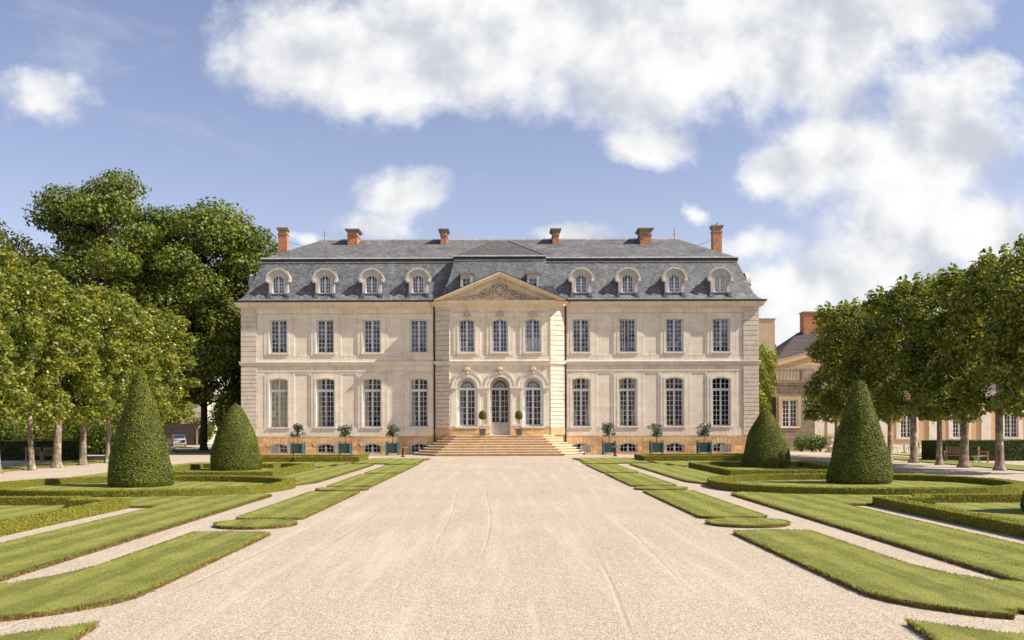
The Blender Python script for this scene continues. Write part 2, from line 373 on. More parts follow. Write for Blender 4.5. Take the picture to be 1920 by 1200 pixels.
def leaves(name, C, N, size, m, jit=0.6, aspect=0.62, var=0.35):
    """one rhombic leaf per centre, roughly facing its normal"""
    n = len(C)
    N = unit(N + rng.normal(0, jit, (n, 3)))
    Tn = unit(np.cross(N, rng.normal(0, 1, (n, 3)))); B = np.cross(N, Tn)
    s = (size * (1 + rng.uniform(-var, var, n)))[:, None]
    fold = N * s * 0.16
    V = np.stack([C - Tn * s, C - B * s * aspect + fold, C + Tn * s, C + B * s * aspect + fold], 1)
    return quads_mesh(name, V, m)
# ================================================================== the chateau
ground_z = 0.0
CX = -0.1
cha = thing('chateau', 'cream limestone chateau with slate mansard roof and orange basement ending the gravel drive', 'chateau', (CX, 0, 0))


def arc(cx, cz, r, a0, a1, n):
    return [(cx + r * math.cos(R(a0 + (a1 - a0) * i / n)), cz + r * math.sin(R(a0 + (a1 - a0) * i / n))) for i in range(n + 1)]


def outline(w, z0, z1, kind='flat', rise=0.16, cx=0.0, n=12):
    """opening outline, counter-clockwise; z1 is the crown"""
    h = w / 2
    if kind == 'flat': return [(cx - h, z0), (cx + h, z0), (cx + h, z1), (cx - h, z1)]
    if kind == 'round': return [(cx - h, z0), (cx + h, z0)] + arc(cx, z1 - h, h, 0, 180, 2 * n)
    r = (h * h + rise * rise) / (2 * rise); a = math.degrees(math.asin(h / r))
    return [(cx - h, z0), (cx + h, z0)] + arc(cx, z1 - r, r, 90 - a, 90 + a, n)


def ztop(x, w, z1, kind, rise=0.16):
    h = w / 2
    if kind == 'flat': return z1
    if kind == 'round': return z1 - h + math.sqrt(max(h * h - x * x, 0))
    r = (h * h + rise * rise) / (2 * rise); return z1 - r + math.sqrt(r * r - x * x)


# every window: mesh = painted frame with glazing bars; sub-parts: pane, room, curtain ...
BAR = 0.036


def make_window(w, z0, z1, kind, rise, rows, transom=None, trows=2, cols=2, recess=0.28, fan=False, panel=0.0, fmat=None, ajar=0.0,
                curtain=None, deep=1.6, outer=0.085, name='window', shutter=None, rm=0.55):
    fmat = fmat or paint
    yf, yb = recess, recess + 0.07
    b = MB()
    o = outline(w, z0, z1, kind, rise)
    iw = w - 2 * outer
    inn = outline(iw, z0 + outer, z1 - outer, kind, rise * 0.95)
    b.plate(o, [inn], yf, yb)
    top = transom if transom else None
    cw = 0.055
    def vbar(x, za, zb, hw, f=0.012): b.box(x - hw, x + hw, yf + f, yb - 0.002, za, zb)
    lo = z0 + outer + panel
    hi = top - 0.10 if top else None
    if top: b.box(-iw / 2, iw / 2, yf + 0.004, yb - 0.001, top - 0.11, top + 0.11)
    # casements
    leafs = [(-iw / 2, -cw / 2 + 0.0), (cw / 2, iw / 2)]
    for si, (xa, xb) in enumerate(leafs):
        if ajar and si == 0: xb = xa + (xb - xa) * ajar
        zt = (hi if hi else min(ztop(xa, w, z1, kind, rise), ztop(xb, w, z1, kind, rise)) - outer)
        for x in ((xa + 0.03), (xb - 0.03)): vbar(x, z0 + outer, zt, 0.03, 0.006)
        for i in range(1, cols):
            x = xa + (xb - xa) * i / cols
            vbar(x, lo, (hi if hi else ztop(x, w, z1, kind, rise) - outer), BAR / 2)
        for i in range(0 if panel else 1, rows):
            z = lo + ((hi or (z1 - outer)) - lo) * i / rows
            if not hi:
                lim = min(ztop(xa, w, z1, kind, rise), ztop(xb, w, z1, kind, rise)) - outer
                if z > lim: continue
            b.box(xa, xb, yf + 0.014, yb - 0.004, z - BAR / 2, z + BAR / 2)
    if not ajar: vbar(0, z0 + outer, hi or z1 - outer, cw / 2 + 0.004, -0.008)
    if panel:
        for xa, xb in leafs:
            b.box(xa, xb, yf + 0.02, yb - 0.006, z0 + outer, lo)
            b.box(xa + 0.10, xb - 0.10, yf + 0.008, yf + 0.019, z0 + outer + 0.12, lo - 0.12)
    if top:
        if fan:
            r = iw / 2; zc = top + 0.11
            for k in range(1, 8):
                a = PI * k / 8; ca, sa = math.cos(a), math.sin(a); nx, nz = -sa * BAR / 2, ca * BAR / 2
                r0 = 0.0 if k in (2, 4, 6) else 0.42 * r
                b.add([(r0 * ca + nx, yf + 0.012, zc + r0 * sa + nz), (r0 * ca - nx, yf + 0.012, zc + r0 * sa - nz), (r * ca - nx, yf + 0.012, zc + r * sa - nz), (r * ca + nx, yf + 0.012, zc + r * sa + nz)], [(0, 1, 2, 3)])
            ring = arc(0, zc, 0.42 * r + BAR / 2, 0, 180, 16) + arc(0, zc, 0.42 * r - BAR / 2, 180, 0, 16)
            b.plate(ring, [], yf + 0.010, yb - 0.01)
            ring = arc(0, zc, r, 0, 180, 16) + arc(0, zc, r * 0.90, 180, 0, 16)
            b.plate(ring, [], yf + 0.005, yb - 0.01)
        else:
            for xa, xb in leafs:
                for i in range(0, cols + 1):
                    x = xa + (xb - xa) * i / cols
                    vbar(x, top + 0.1, ztop(x, w, z1, kind, rise) - outer + 0.01, BAR / 2 if 0 < i < cols else 0.03)
                for i in range(1, trows):
                    z = top + 0.11 + (z1 - outer - top - 0.11 - rise * 0.4) * i / trows
                    b.box(xa, xb, yf + 0.014, yb - 0.004, z - BAR / 2, z + BAR / 2)
    fr = b.build(name, fmat)
    g = MB(); po = outline(w - 0.04, z0 + 0.02, z1 - 0.02, kind, rise)
    g.add([(x, yf + 0.045, z) for x, z in po], [tuple(range(len(po)))]); g.build('pane', glass, fr)
    if shutter:
        s = MB(); xa, xb, za, zb = shutter; s.box(xa, xb, yf + 0.016, yf + 0.04, za, zb)
        for k in range(int((zb - za) / 0.12)): s.box(xa + 0.03, xb - 0.03, yf + 0.008, yf + 0.0155, za + 0.05 + k * 0.12, za + 0.13 + k * 0.12)
        s.build('shutter', doorp, fr)
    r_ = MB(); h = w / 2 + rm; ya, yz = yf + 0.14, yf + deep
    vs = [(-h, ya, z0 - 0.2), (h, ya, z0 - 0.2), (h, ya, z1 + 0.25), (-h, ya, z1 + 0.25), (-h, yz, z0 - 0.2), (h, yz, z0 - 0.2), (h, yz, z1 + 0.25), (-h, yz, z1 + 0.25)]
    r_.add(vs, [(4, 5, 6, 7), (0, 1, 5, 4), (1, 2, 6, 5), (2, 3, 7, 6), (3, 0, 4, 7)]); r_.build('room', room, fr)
    if curtain:
        kind_, m = curtain; c = MB(); y = yf + (0.10 if kind_ != 'full' else 0.085)
        def drape(x0, x1, za, zb, gather=0.0, side=-1):
            nx, nz = 10, 10; vs = []
            for j in range(nz + 1):
                t_ = j / nz; g_ = gather * math.sin(PI * min(max((1 - t_) * 1.3, 0), 1))
                for i in range(nx + 1):
                    xx = (x0 + (x1 - x0) * (1 - g_) * i / nx) if side < 0 else (x1 - (x1 - x0) * (1 - g_) * (1 - i / nx))
                    vs.append((xx, y + 0.025 * math.sin(i * 2.1), za + (zb - za) * t_))
            c.add(vs, [(j * (nx + 1) + i, j * (nx + 1) + i + 1, (j + 1) * (nx + 1) + i + 1, (j + 1) * (nx + 1) + i) for j in range(nz) for i in range(nx)])
        if kind_ == 'full': drape(-w / 2, w / 2, z0, z1 - 0.02)
        elif kind_ == 'half': drape(-w / 2, w / 2, z0, z0 + (z1 - z0) * 0.42)
        elif kind_ == 'sides': drape(-w / 2, -w / 2 + 0.42, z0, z1 - 0.1, 0.5, -1); drape(w / 2 - 0.42, w / 2, z0, z1 - 0.1, 0.5, 1)
        elif kind_ == 'left': drape(-w / 2, -w / 2 + 0.5, z0, z1 - 0.1, 0.35, -1)
        c.build('curtain', m, fr)
    return fr


def sill(fr, w, z, proud=0.16, th=0.13):
    b = MB(); b.box(-w / 2 - 0.16, w / 2 + 0.16, -proud, 0.28, z - th, z); b.build('sill', trim, fr)


BAYS = [6.92 + 3.98 * k for k in range(4)]
XS = [-x for x in BAYS[::-1]] + BAYS
UP = (1.50, 8.70, 11.50, 'flat', 0.0)
GR = (1.58, 2.38, 6.52, 'seg', 0.16)
BS = (1.60, 0.14, 0.98, 'seg', 0.24)
END = 22.0
QW = 1.32
PH = 5.46        # half width of the pavilion at the wings
PQ = 4.20        # half width of its flat front
PP = 1.0         # how far it stands forward
DEPTH = 16.0

# walls of the two wings with real openings, back wall and gable walls
b = MB()
for sgn in (-1, 1):
    xs = sorted((sgn * PH, sgn * END))
    wins = [x for x in XS if x * sgn > 0]
    holes = [outline(UP[0], UP[1], UP[2], 'flat', 0, x) for x in wins] + [outline(GR[0], GR[1], GR[2], 'seg', GR[4], x) for x in wins]
    b.plate([(xs[0], 1.58), (xs[1], 1.58), (xs[1], 12.9), (xs[0], 12.9)], [h[::-1] for h in holes], 0.0, 0.45)
b.box(-END, -END + 0.4, 0.45, DEPTH, 1.58, 12.9); b.box(END - 0.4, END, 0.45, DEPTH, 1.58, 12.9)
b.box(-END + 0.4, END - 0.4, DEPTH - 0.4, DEPTH, 1.58, 12.9)
b.build('wall', lime, cha)
# orange basement with its low arched openings
for sgn in (-1, 1):
    b = MB()
    xs = sorted((sgn * PH, sgn * (END + 0.06)))
    holes = [outline(BS[0], BS[1], BS[2], 'seg', BS[4], x) for x in XS if x * sgn > 0]
    b.plate([(xs[0], -0.1), (xs[1], -0.1), (xs[1], 1.58), (xs[0], 1.58)], [h[::-1] for h in holes], -0.10, 0.45)
    b.box(*sorted((sgn * (END + 0.06), sgn * (END - 0.4))), 0.45, DEPTH, -0.1, 1.58)
    b.build('basement_wall', orange, cha)
# voussoirs over the basement openings
vm = mat('pale_voussoirs', (0.66, 0.50, 0.32), (0.60, 0.40, 0.20), 3, 0.9, 0.3, 12, island=0.25)
for x in XS:
    b = MB()
    r = (0.8 ** 2 + 0.24 ** 2) / 0.48
    for k in range(-3, 4):
        a0, a1 = R(90 - k * 11 - 4.6), R(90 - k * 11 + 4.6)
        ra, rb = r + 0.005, r + 0.42
        zc = BS[2] - r
        q = [(x + ra * math.cos(a0), zc + ra * math.sin(a0)), (x + rb * math.cos(a0), min(zc + rb * math.sin(a0), 1.5)), (x + rb * math.cos(a1), min(zc + rb * math.sin(a1), 1.5)), (x + ra * math.cos(a1), zc + ra * math.sin(a1))]
        b.plate(q, [], -0.125, -0.10)
    b.build('voussoir', vm, cha)
# plinth band, piers and surrounds standing slightly proud, leaving recessed panels between the bays
for sgn in (-1, 1):
    xs = sorted((sgn * PH, sgn * END)); x0, x1 = xs
    for za, zb_, yy_ in ((1.582, 2.22, 0.085), (7.08, 7.54, 0.07), (7.95, 8.34, 0.07), (12.03, 12.48, 0.07)):
        b = MB(); b.plate([(x0, za), (x1, za), (x1, zb_), (x0, zb_)], [], -yy_, 0.0); b.build('wall_band', lime, cha)
for x in XS:
    b = MB()
    b.plate([(x - 1.22, 8.342), (x + 1.22, 8.342), (x + 1.22, 12.0), (x - 1.22, 12.0)], [outline(1.50, 8.70, 11.5, 'flat', 0, x)[::-1]], -0.075, 0.0)
    b.plate(outline(1.84, 8.70, 11.68, 'flat', 0, x), [outline(1.50, 8.70, 11.5, 'flat', 0, x)[::-1]], -0.095, -0.076)
    b.build('window_surround', lime, cha); b = MB()
    b.plate(outline(2.44, 2.222, 6.96, 'seg', 0.18, x), [outline(GR[0], GR[1], GR[2], 'seg', GR[4], x)[::-1]], -0.075, 0.0)
    b.plate(outline(1.92, 2.38, 6.70, 'seg', 0.17, x), [outline(GR[0], GR[1], GR[2], 'seg', GR[4], x)[::-1]], -0.095, -0.076)
    b.build('window_surround', lime, cha)
# recessed panel mouldings between the bays
def panel_frame(xa, xb, za, zb, y0=-0.062, t_=0.13):
    b = MB(); b.plate([(xa, za), (xb, za), (xb, zb), (xa, zb)], [[(xa + t_, za + t_), (xb - t_, za + t_), (xb - t_, zb - t_), (xa + t_, zb - t_)][::-1]] if t_ else [], y0, 0.0)
    b.build('wall_panel', lime, cha)
for i in range(7):
    if i == 3: continue
    xa, xb = XS[i] + 1.22 + 0.02, XS[i + 1] - 1.22 - 0.02
    panel_frame(xa, xb, 8.36, 12.01, -0.05, 0.12); panel_frame(xa, xb, 2.24, 7.06, -0.05, 0.12)
for sgn in (-1, 1):
    xa, xb = sorted((sgn * (BAYS[3] + 1.24), sgn * (END - QW - 0.01)))
    panel_frame(xa, xb, 2.24, 7.06, -0.05, 0); panel_frame(xa, xb, 8.36, 12.01, -0.05, 0)

# ---- pavilion: flat front with three bays, splayed quoin faces
PB = [-2.78, 0.0, 2.78]
SP = Vector((PH - PQ, PP - 0.10)); SL = SP.length; SD = SP.normalized()


def splay(sgn):
    """local x runs along the splayed face from its outer end inwards (left) or from its inner end outwards (right); y is depth"""
    def T(x, y, z):
        nx, ny = SD.y, -SD.x          # outward normal for the right-hand face
        px = PQ + SD.x * x - nx * y; py = -PP + SD.y * x - ny * y
        return (sgn * px, py, z)
    return T


b = MB()
up3 = [outline(1.36, 8.66, 11.42, 'seg', 0.14, x) for x in PB]
gr3 = [outline(1.66, 2.38, 6.56, 'round', 0, x) if x else outline(1.66, 1.66, 6.56, 'round', 0, x) for x in PB]
b.plate([(-PQ, 1.65), (PQ, 1.65), (PQ, 12.5), (-PQ, 12.5)], [h[::-1] for h in up3] + [h[::-1] for h in gr3], -PP, -PP + 0.5)
b.build('pavilion_wall', lime, cha)
b = MB(); b.prism([(-PH, 0.4), (-PH, -0.10), (-PQ, -PP - 0.04), (PQ, -PP - 0.04), (PH, -0.10), (PH, 0.4)], -0.05, 1.64)
b.build('pavilion_base', orange, cha)
# proud layers of the pavilion: bay surrounds up, archivolts and imposts down
for x in PB:
    b = MB()
    b.plate([(x - 1.12, 8.34), (x + 1.12, 8.34), (x + 1.12, 11.95), (x - 1.12, 11.95)], [outline(1.36, 8.66, 11.42, 'seg', 0.14, x)[::-1]], -PP - 0.07, -PP)
    b.plate(outline(1.66, 8.66, 11.60, 'seg', 0.15, x), [outline(1.36, 8.66, 11.42, 'seg', 0.14, x)[::-1]], -PP - 0.10, -PP - 0.071); b.build('window_surround', lime, cha)
b = MB(); b.plate([(-PQ, 7.95), (PQ, 7.95), (PQ, 8.33), (-PQ, 8.33)], [], -PP - 0.05, -PP); b.build('wall_band', lime, cha)
b = MB(); b.plate([(-PQ, 12.05), (PQ, 12.05), (PQ, 12.48), (-PQ, 12.48)], [], -PP - 0.06, -PP); b.build('wall_band', lime, cha)
zs = 6.56 - 0.83
for x in PB:
    b = MB()
    for ra, rb, y in ((0.832, 1.02, 0.10), (1.022, 1.20, 0.07), (1.202, 1.30, 0.12)):
        ring = arc(x, zs, rb, 0, 180, 24) + arc(x, zs, ra, 180, 0, 24); b.plate(ring, [], -PP - y, -PP)
    b.build('archivolt', trim, cha)
for xa, xb in ((-PQ, -2.78 - 0.84), (-2.78 + 0.84, -0.84), (0.84, 2.78 - 0.84), (2.78 + 0.84, PQ)):
    b = MB(); b.box(xa - 0.0, xb + 0.0, -PP - 0.17, -PP, zs - 0.15, zs - 0.001); b.box(xa + 0.02, xb - 0.02, -PP - 0.11, -PP, zs - 0.26, zs - 0.151)
    if xb - xa > 0.9:
        b.plate([(xa + 0.06, 2.4), (xb - 0.06, 2.4), (xb - 0.06, zs - 0.27), (xa + 0.06, zs - 0.27)], [[(xa + 0.24, 2.62), (xb - 0.24, 2.62), (xb - 0.24, zs - 0.5), (xa + 0.24, zs - 0.5)][::-1]], -PP - 0.07, -PP)
    else: b.plate([(xa + 0.04, 2.4), (xb - 0.04, 2.4), (xb - 0.04, zs - 0.27), (xa + 0.04, zs - 0.27)], [], -PP - 0.05, -PP)
    b.build('impost', trim, cha)
# orange dado under the side openings
for xa, xb in ((-PQ, -2.78 + 1.05), (2.78 - 1.05, PQ)):
    b = MB(); b.box(xa, xb, -PP - 0.10, -PP, 1.66, 2.24); b.build('dado', orange, cha)
for xa, xb in ((-2.78 + 1.06, -0.84), (0.84, 2.78 - 1.06)): b = MB(); b.box(xa, xb, -PP - 0.12, -PP, 1.66, 2.36); b.build('dado', orange, cha)

# quoins: stacked courses with open joints
def quoin(T, w, z0, z1, ch, y=-0.13, name='quoin'):
    q = MB(); z = z0
    while z < z1 - 0.05:
        e = min(z + ch, z1); q.box(0.0, w, y, 0.0, z + 0.022, e - 0.022, T); z = e
    q.box(0.01, w - 0.01, y + 0.07, 0.0, z0, z1, T)
    q.build(name, quoinm, cha)
for sgn in (-1, 1):
    T = (lambda s: (lambda x, y, z: (s * (END - QW + x + 0.04), y, z)))(sgn)
    quoin(T, QW, 1.60, 7.50, 0.345); quoin(T, QW, 7.97, 12.45, 0.42)
    T = splay(sgn)
    q = MB(); q.box(0, SL, 0.0, 0.5, 1.64, 12.5, T); q.build('splayed_wall', lime, cha)
    quoin(T, SL - 0.02, 2.24, 7.50, 0.345, -0.09); quoin(T, SL - 0.02, 7.97, 12.45, 0.42, -0.09)
    q = MB(); q.box(0.02, SL, -0.12, 0.0, 1.66, 2.23, T); q.build('dado', stepm, cha)


def follow(prof, name, m, closed_back=False):
    """sweep a moulding profile [(out, z)...] along the whole front with the pavilion break and round both gable ends"""
    path = [(-END, DEPTH), (-END, 0), (-PH, 0), (-PH, -0.10), (-PQ, -PP), (PQ, -PP), (PH, -0.10), (PH, 0), (END, 0), (END, DEPTH)]
    n = len(path); mit = []
    for i in range(n):
        p = Vector(path[i]); d0 = (p - Vector(path[i - 1])).normalized() if i else None
        d1 = (Vector(path[i + 1]) - p).normalized() if i < n - 1 else None
        n0 = Vector((d0.y, -d0.x)) if d0 else None; n1 = Vector((d1.y, -d1.x)) if d1 else None
        if n0 is None: mit.append(n1)
        elif n1 is None: mit.append(n0)
        else: q = n0 + n1; mit.append(q / max(q.dot(n0), 0.3))
    # fold the tiny returns beside the pavilion straight into the splay
    bb = MB(); k = len(prof)
    vs = []
    for i in range(n):
        for o_, z in prof: vs.append((path[i][0] + mit[i].x * o_, path[i][1] + mit[i].y * o_, z))
    bb.add(vs, [(i * k + j, (i + 1) * k + j, (i + 1) * k + j + 1, i * k + j + 1) for i in range(n - 1) for j in range(k - 1)])
    return bb.build(name, m, cha)


follow([(0.0, 7.54), (0.05, 7.56), (0.10, 7.64), (0.17, 7.68), (0.17, 7.84), (0.21, 7.86), (0.21, 7.93), (0.0, 7.965)], 'string_course', trim)
follow([(0.0, 12.34), (0.06, 12.36), (0.09, 12.46), (0.20, 12.50), (0.24, 12.58), (0.42, 12.60), (0.42, 12.74), (0.52, 12.86), (0.55, 12.95), (0.0, 12.99)], 'cornice', warm)

# windows of the wings
base_up = make_window(*UP, rows=7, recess=0.26)
sill(base_up, 1.5, 8.70)
base_gr = make_window(*GR, rows=7, transom=5.48, recess=0.26); sill(base_gr, 1.58, 2.38)
gr_side = make_window(*GR, rows=7, transom=5.48, recess=0.26, curtain=('sides', cloth)); sill(gr_side, 1.58, 2.38)
gr_left = make_window(*GR, rows=7, transom=5.48, recess=0.26, curtain=('left', cloth)); sill(gr_left, 1.58, 2.38)
gr_blind = make_window(*GR, rows=7, transom=5.48, recess=0.26, curtain=('full', blind)); sill(gr_blind, 1.58, 2.38)
gr_ajar = make_window(*GR, rows=7, transom=5.48, recess=0.26, ajar=0.99, curtain=('left', cloth)); sill(gr_ajar, 1.58, 2.38)
up_ajar = make_window(*UP, rows=7, recess=0.26, ajar=0.72); sill(up_ajar, 1.5, 8.70)


def put(proto, x, label=None, used=set()):
    o = proto if proto.name not in used else dup(proto)
    used.add(proto.name); o.parent = cha; o.location = (x, 0, 0)
    if label: o['label'] = label
    return o


for i, x in enumerate(XS): put(up_ajar, x, 'window with one casement standing open') if i == 5 else put(base_up, x)
for x, p, l in zip(XS, [gr_blind, gr_ajar, gr_left, gr_left, gr_side, gr_side, base_gr, base_gr],
                   ['window with its cream blind drawn', 'window with one casement ajar', None, None, 'window with tied-back curtains', 'window with tied-back curtains', None, None]): put(p, x, l)
bw = dict(recess=0.16, rows=2, cols=2, outer=0.10, deep=1.0, name='basement_window')
b0 = make_window(*BS, **bw)
bl = make_window(*BS, **bw, shutter=(-0.70, -0.05, 0.24, 0.80)); br = make_window(*BS, **bw, shutter=(0.05, 0.70, 0.24, 0.80))
for x, p in zip(XS, [bl, b0, b0, b0, br, b0, b0, br]): put(p, x, 'basement window half closed by a grey shutter' if p is not b0 else None)
# windows and door of the pavilion
pu = make_window(1.36, 8.66, 11.42, 'seg', 0.14, rows=7, recess=0.24); sill(pu, 1.36, 8.66)
pc = make_window(1.36, 8.66, 11.42, 'seg', 0.14, rows=7, recess=0.24, curtain=('half', whitec)); sill(pc, 1.36, 8.66)
for x, p in zip(PB, [pu, pu, pc]):
    o = put(p, x); o.location.y = -PP
    if p is pc: o['label'] = 'window with a white blind over its lower half'
pg = make_window(1.66, 2.38, 6.56, 'round', 0, rows=6, transom=5.55, fan=True, recess=0.22, outer=0.15, curtain=('left', whitec)); sill(pg, 1.66, 2.38)
for x in (PB[0], PB[2]): o = put(pg, x); o.location.y = -PP
dr = make_window(1.66, 1.66, 6.56, 'round', 0, rows=6, transom=5.55, fan=True, recess=0.24, outer=0.10, panel=0.95, fmat=doorp, name='front_door')
dr.parent = cha; dr.location = (0, -PP, 0)
b = MB(); b.ball((0.06, 0.2, 2.75), 0.035, 5); b.box(0.045, 0.075, 0.2, 0.26, 2.6, 2.85); b.build('handle', iron, dr)

# carved shells over the pavilion openings
def shell(x, z, s):
    b = MB(); y = -PP - 0.16
    for k in range(9):
        a = R(12 + 156 * k / 8); L = s * (0.95 if k % 2 else 1.1)
        b.ball((x + math.cos(a) * L * 0.52, y, z + math.sin(a) * L * 0.42), (s * 0.13, 0.10, s * 0.13), 5)
        b.tube([(x, y, z - s * 0.25), (x + math.cos(a) * L * 0.5, y - 0.05, z + math.sin(a) * L * 0.4)], [s * 0.10, s * 0.11], 6)
    b.ball((x, y + 0.02, z), (s * 0.20, 0.12, s * 0.24), 6)
    b.box(x - s * 0.22, x + s * 0.22, y - 0.04, y + 0.16, z - s * 0.95, z - s * 0.2)
    for sg in (-1, 1):
        for k in range(5): b.ball((x + sg * 1.38 * math.sin(R(13 + 6.5 * k)), y + 0.05, 5.73 + 1.38 * math.cos(R(13 + 6.5 * k))), (s * 0.15, 0.06, s * 0.11), 5)
    return b
for x in PB:
    shell(x, 7.16, 0.42).build('carved_shell', shellst, cha, True)
    b = MB(); y = -PP - 0.12
    for k in range(10): a = 2 * PI * k / 10; b.ball((x + 0.20 * math.cos(a), y, 11.86 + 0.20 * math.sin(a)), (0.075, 0.07, 0.075), 5)
    b.ball((x, y - 0.03, 11.86), (0.13, 0.1, 0.15), 6); b.box(x - 0.1, x + 0.1, y, -PP, 11.38, 11.7)
    for sg in (-1, 1): b.ball((x + sg * 0.3, y, 11.72), (0.09, 0.06, 0.13), 5)
    b.build('carved_keystone', shellst, cha, True)

# pediment
yc = -PP - 0.55
b = MB()
apex = 15.35; hw_ = PH + 0.22; zb = 12.99
b.plate([(-PH + 0.3, zb), (PH - 0.3, zb), (0, apex - 0.42)], [], -PP - 0.02, -PP + 0.6)
b.build('tympanum', mat('tympanum_stone', (0.72, 0.60, 0.44), (0.60, 0.50, 0.36), 1.6, 0.9, 0.3, 12, (0.26, 0.24, 0.15), 2.2, 0.6), cha)
b = MB()
sl = (apex - zb) / hw_
for oo, th, y in ((0.0, 0.16, -0.62), (0.16, 0.14, -0.50), (0.30, 0.12, -0.22)):
    zt = apex - oo; ww = hw_ - oo / sl
    b.plate([(-ww, zb), (-ww + th / sl, zb), (0, zt - th), (ww - th / sl, zb), (ww, zb), (0, zt)], [], -PP + y, -PP + 0.5)
b.build('raking_cornice', warm, cha)
for k in range(26):
    for sg in (-1, 1):
        x = sg * (0.25 + k * 0.185); z = apex - 0.47 - abs(x) * sl
        if z > zb + 0.05: MB().box(x - 0.05, x + 0.05, -PP - 0.14, -PP - 0.02, z - 0.06, z + 0.02).build('dentil', warm, cha)
b = MB()
rr = random.Random(3)
y = -PP - 0.10
for k in range(30):        # oval cartouche with a broken scrolled rim
    a = 2 * PI * k / 30; b.ball((0.48 * math.cos(a), y - 0.05, 13.84 + 0.52 * math.sin(a)), (0.10, 0.11, 0.10), 5)
b.ball((0, y + 0.02, 13.84), (0.40, 0.16, 0.44), 8)
for k in range(5): b.ball((-0.28 + 0.14 * k, y - 0.06, 14.42 - 0.10 * abs(k - 2)), (0.08, 0.09, 0.12), 5)
for sg in (-1, 1):
    b.tube([(sg * 0.5, y, 14.3), (sg * 0.72, y - 0.05, 14.15), (sg * 0.66, y - 0.08, 13.85), (sg * 0.8, y - 0.03, 13.5), (sg * 0.62, y, 13.25)], [0.05, 0.08, 0.09, 0.08, 0.05], 7)
    for k in range(6):     # fan of banners and foliage to the sides
        a = R(18 + 24 * k); L = 1.25 - 0.08 * k
        b.tube([(sg * 0.7, y, 13.2), (sg * (0.7 + math.cos(a) * L * 0.6), y - 0.08, 13.22 + math.sin(a) * L * 0.55), (sg * (0.75 + math.cos(a) * L), y, 13.2 + math.sin(a) * L * 0.62)], [0.06, 0.09, 0.05], 6)
    for k in range(90):
        x = 0.5 + 2.9 * rr.random() ** 1.15; hmax = max(0.12, (1.15 - 0.34 * x))
        z = 13.08 + rr.random() * hmax
        b.ball((sg * x, y + 0.02, z), (0.05 + 0.09 * rr.random(), 0.07 + 0.06 * rr.random(), 0.05 + 0.07 * rr.random()), 5)
b.build('pediment_relief', carved, cha, True)
# copper-brown covering strip on top of the rake and little roof behind
b = MB()
b.plate([(-hw_ - 0.03, zb + 0.0), (-hw_ + 0.12, zb + 0.0), (0, apex + 0.002), (hw_ - 0.12, zb + 0.0), (hw_ + 0.03, zb + 0.0), (0, apex + 0.05)], [], -PP - 0.64, 1.2)
b.build('pediment_flashing', copper, cha)

# ---- roof
PROF = [(-0.56, 13.02), (-0.30, 13.14), (0.02, 13.38), (0.30, 13.75), (0.55, 14.3), (0.82, 15.0), (1.08, 15.7), (1.32, 16.3), (1.5, 16.82)]
b = MB(); n = len(PROF)
vs = []
for o_, z in PROF: vs += [(-END + o_, o_, z), (END - o_, o_, z), (END - o_, DEPTH - o_, z), (-END + o_, DEPTH - o_, z)]
b.add(vs, [(i * 4 + j, i * 4 + (j + 1) % 4, (i + 1) * 4 + (j + 1) % 4, (i + 1) * 4 + j) for i in range(n - 1) for j in range(4)])
PHX = [5.50, 5.35, 5.12, 4.85, 4.55, 4.28, 4.10, 3.97, 3.88]
vs = []
for (o_, z), hx in zip(PROF, PHX): yf_ = max(o_ - PP, -0.42); vs += [(-hx - 0.06, o_ + 0.02, z), (-hx, yf_, z), (hx, yf_, z), (hx + 0.06, o_ + 0.02, z)]
b.add(vs, [(i * 4 + j, i * 4 + j + 1, (i + 1) * 4 + j + 1, (i + 1) * 4 + j) for i in range(n - 1) for j in range(3)])
mans = b.build('mansard_roof', slate, cha)
O1, Z1, ZR, RX = 1.42, 16.98, 19.8, 16.55
b = MB()
c4 = [(-END + O1, O1), (END - O1, O1), (END - O1, DEPTH - O1), (-END + O1, DEPTH - O1)]
b.add([(x, y, Z1) for x, y in c4] + [(-RX, 8, ZR), (RX, 8, ZR)], [(0, 1, 5, 4), (1, 2, 5), (2, 3, 4, 5), (3, 0, 4)])
b.build('upper_roof', slate2, cha); b = MB()
ym = 7.3; zm = Z1 + (ym - O1) / (8 - O1) * (ZR - Z1) + 0.02
b.add([(-3.95, O1 - PP, Z1), (3.95, O1 - PP, Z1), (0.75, ym, zm), (-0.75, ym, zm), (-4.06, O1, Z1 + 0.003), (4.06, O1, Z1 + 0.003)], [(0, 1, 2, 3), (4, 0, 3), (1, 5, 2)])
b.build('central_hip_roof', slate3, cha)
for sg in (-1, 1): MB().tube([(sg * 3.95, O1 - PP, Z1 + 0.03), (sg * 0.75, ym, zm + 0.03)], 0.035, 6).build('hip_roll', slate2, cha)
# pale lead roll at the break, dark band added as the shade beneath it, gutter at the eaves, ridge
def ringband(o_out, o_in, z0, z1, name, m, hx):
    path = [(-END + o_out, DEPTH - o_out), (-END + o_out, o_out), (-hx - 0.08, o_out), (-hx, o_out - PP), (hx, o_out - PP), (hx + 0.08, o_out), (END - o_out, o_out), (END - o_out, DEPTH - o_out)]
    d = o_in - o_out
    path2 = [(-END + o_in, DEPTH - o_in), (-END + o_in, o_in), (-hx - 0.08 + d, o_in), (-hx + d, o_in - PP), (hx - d, o_in - PP), (hx + 0.08 - d, o_in), (END - o_in, o_in), (END - o_in, DEPTH - o_in)]
    bb = MB(); k = len(path)
    vs = [(x, y, z0) for x, y in path] + [(x, y, z1) for x, y in path] + [(x, y, z1) for x, y in path2] + [(x, y, z0) for x, y in path2]
    fs = []
    for i in range(k - 1):
        for a, c in ((0, 1), (1, 2), (3, 0)): fs.append((a * k + i, a * k + i + 1, c * k + i + 1, c * k + i))
    bb.add(vs, fs); bb.build(name, m, cha)
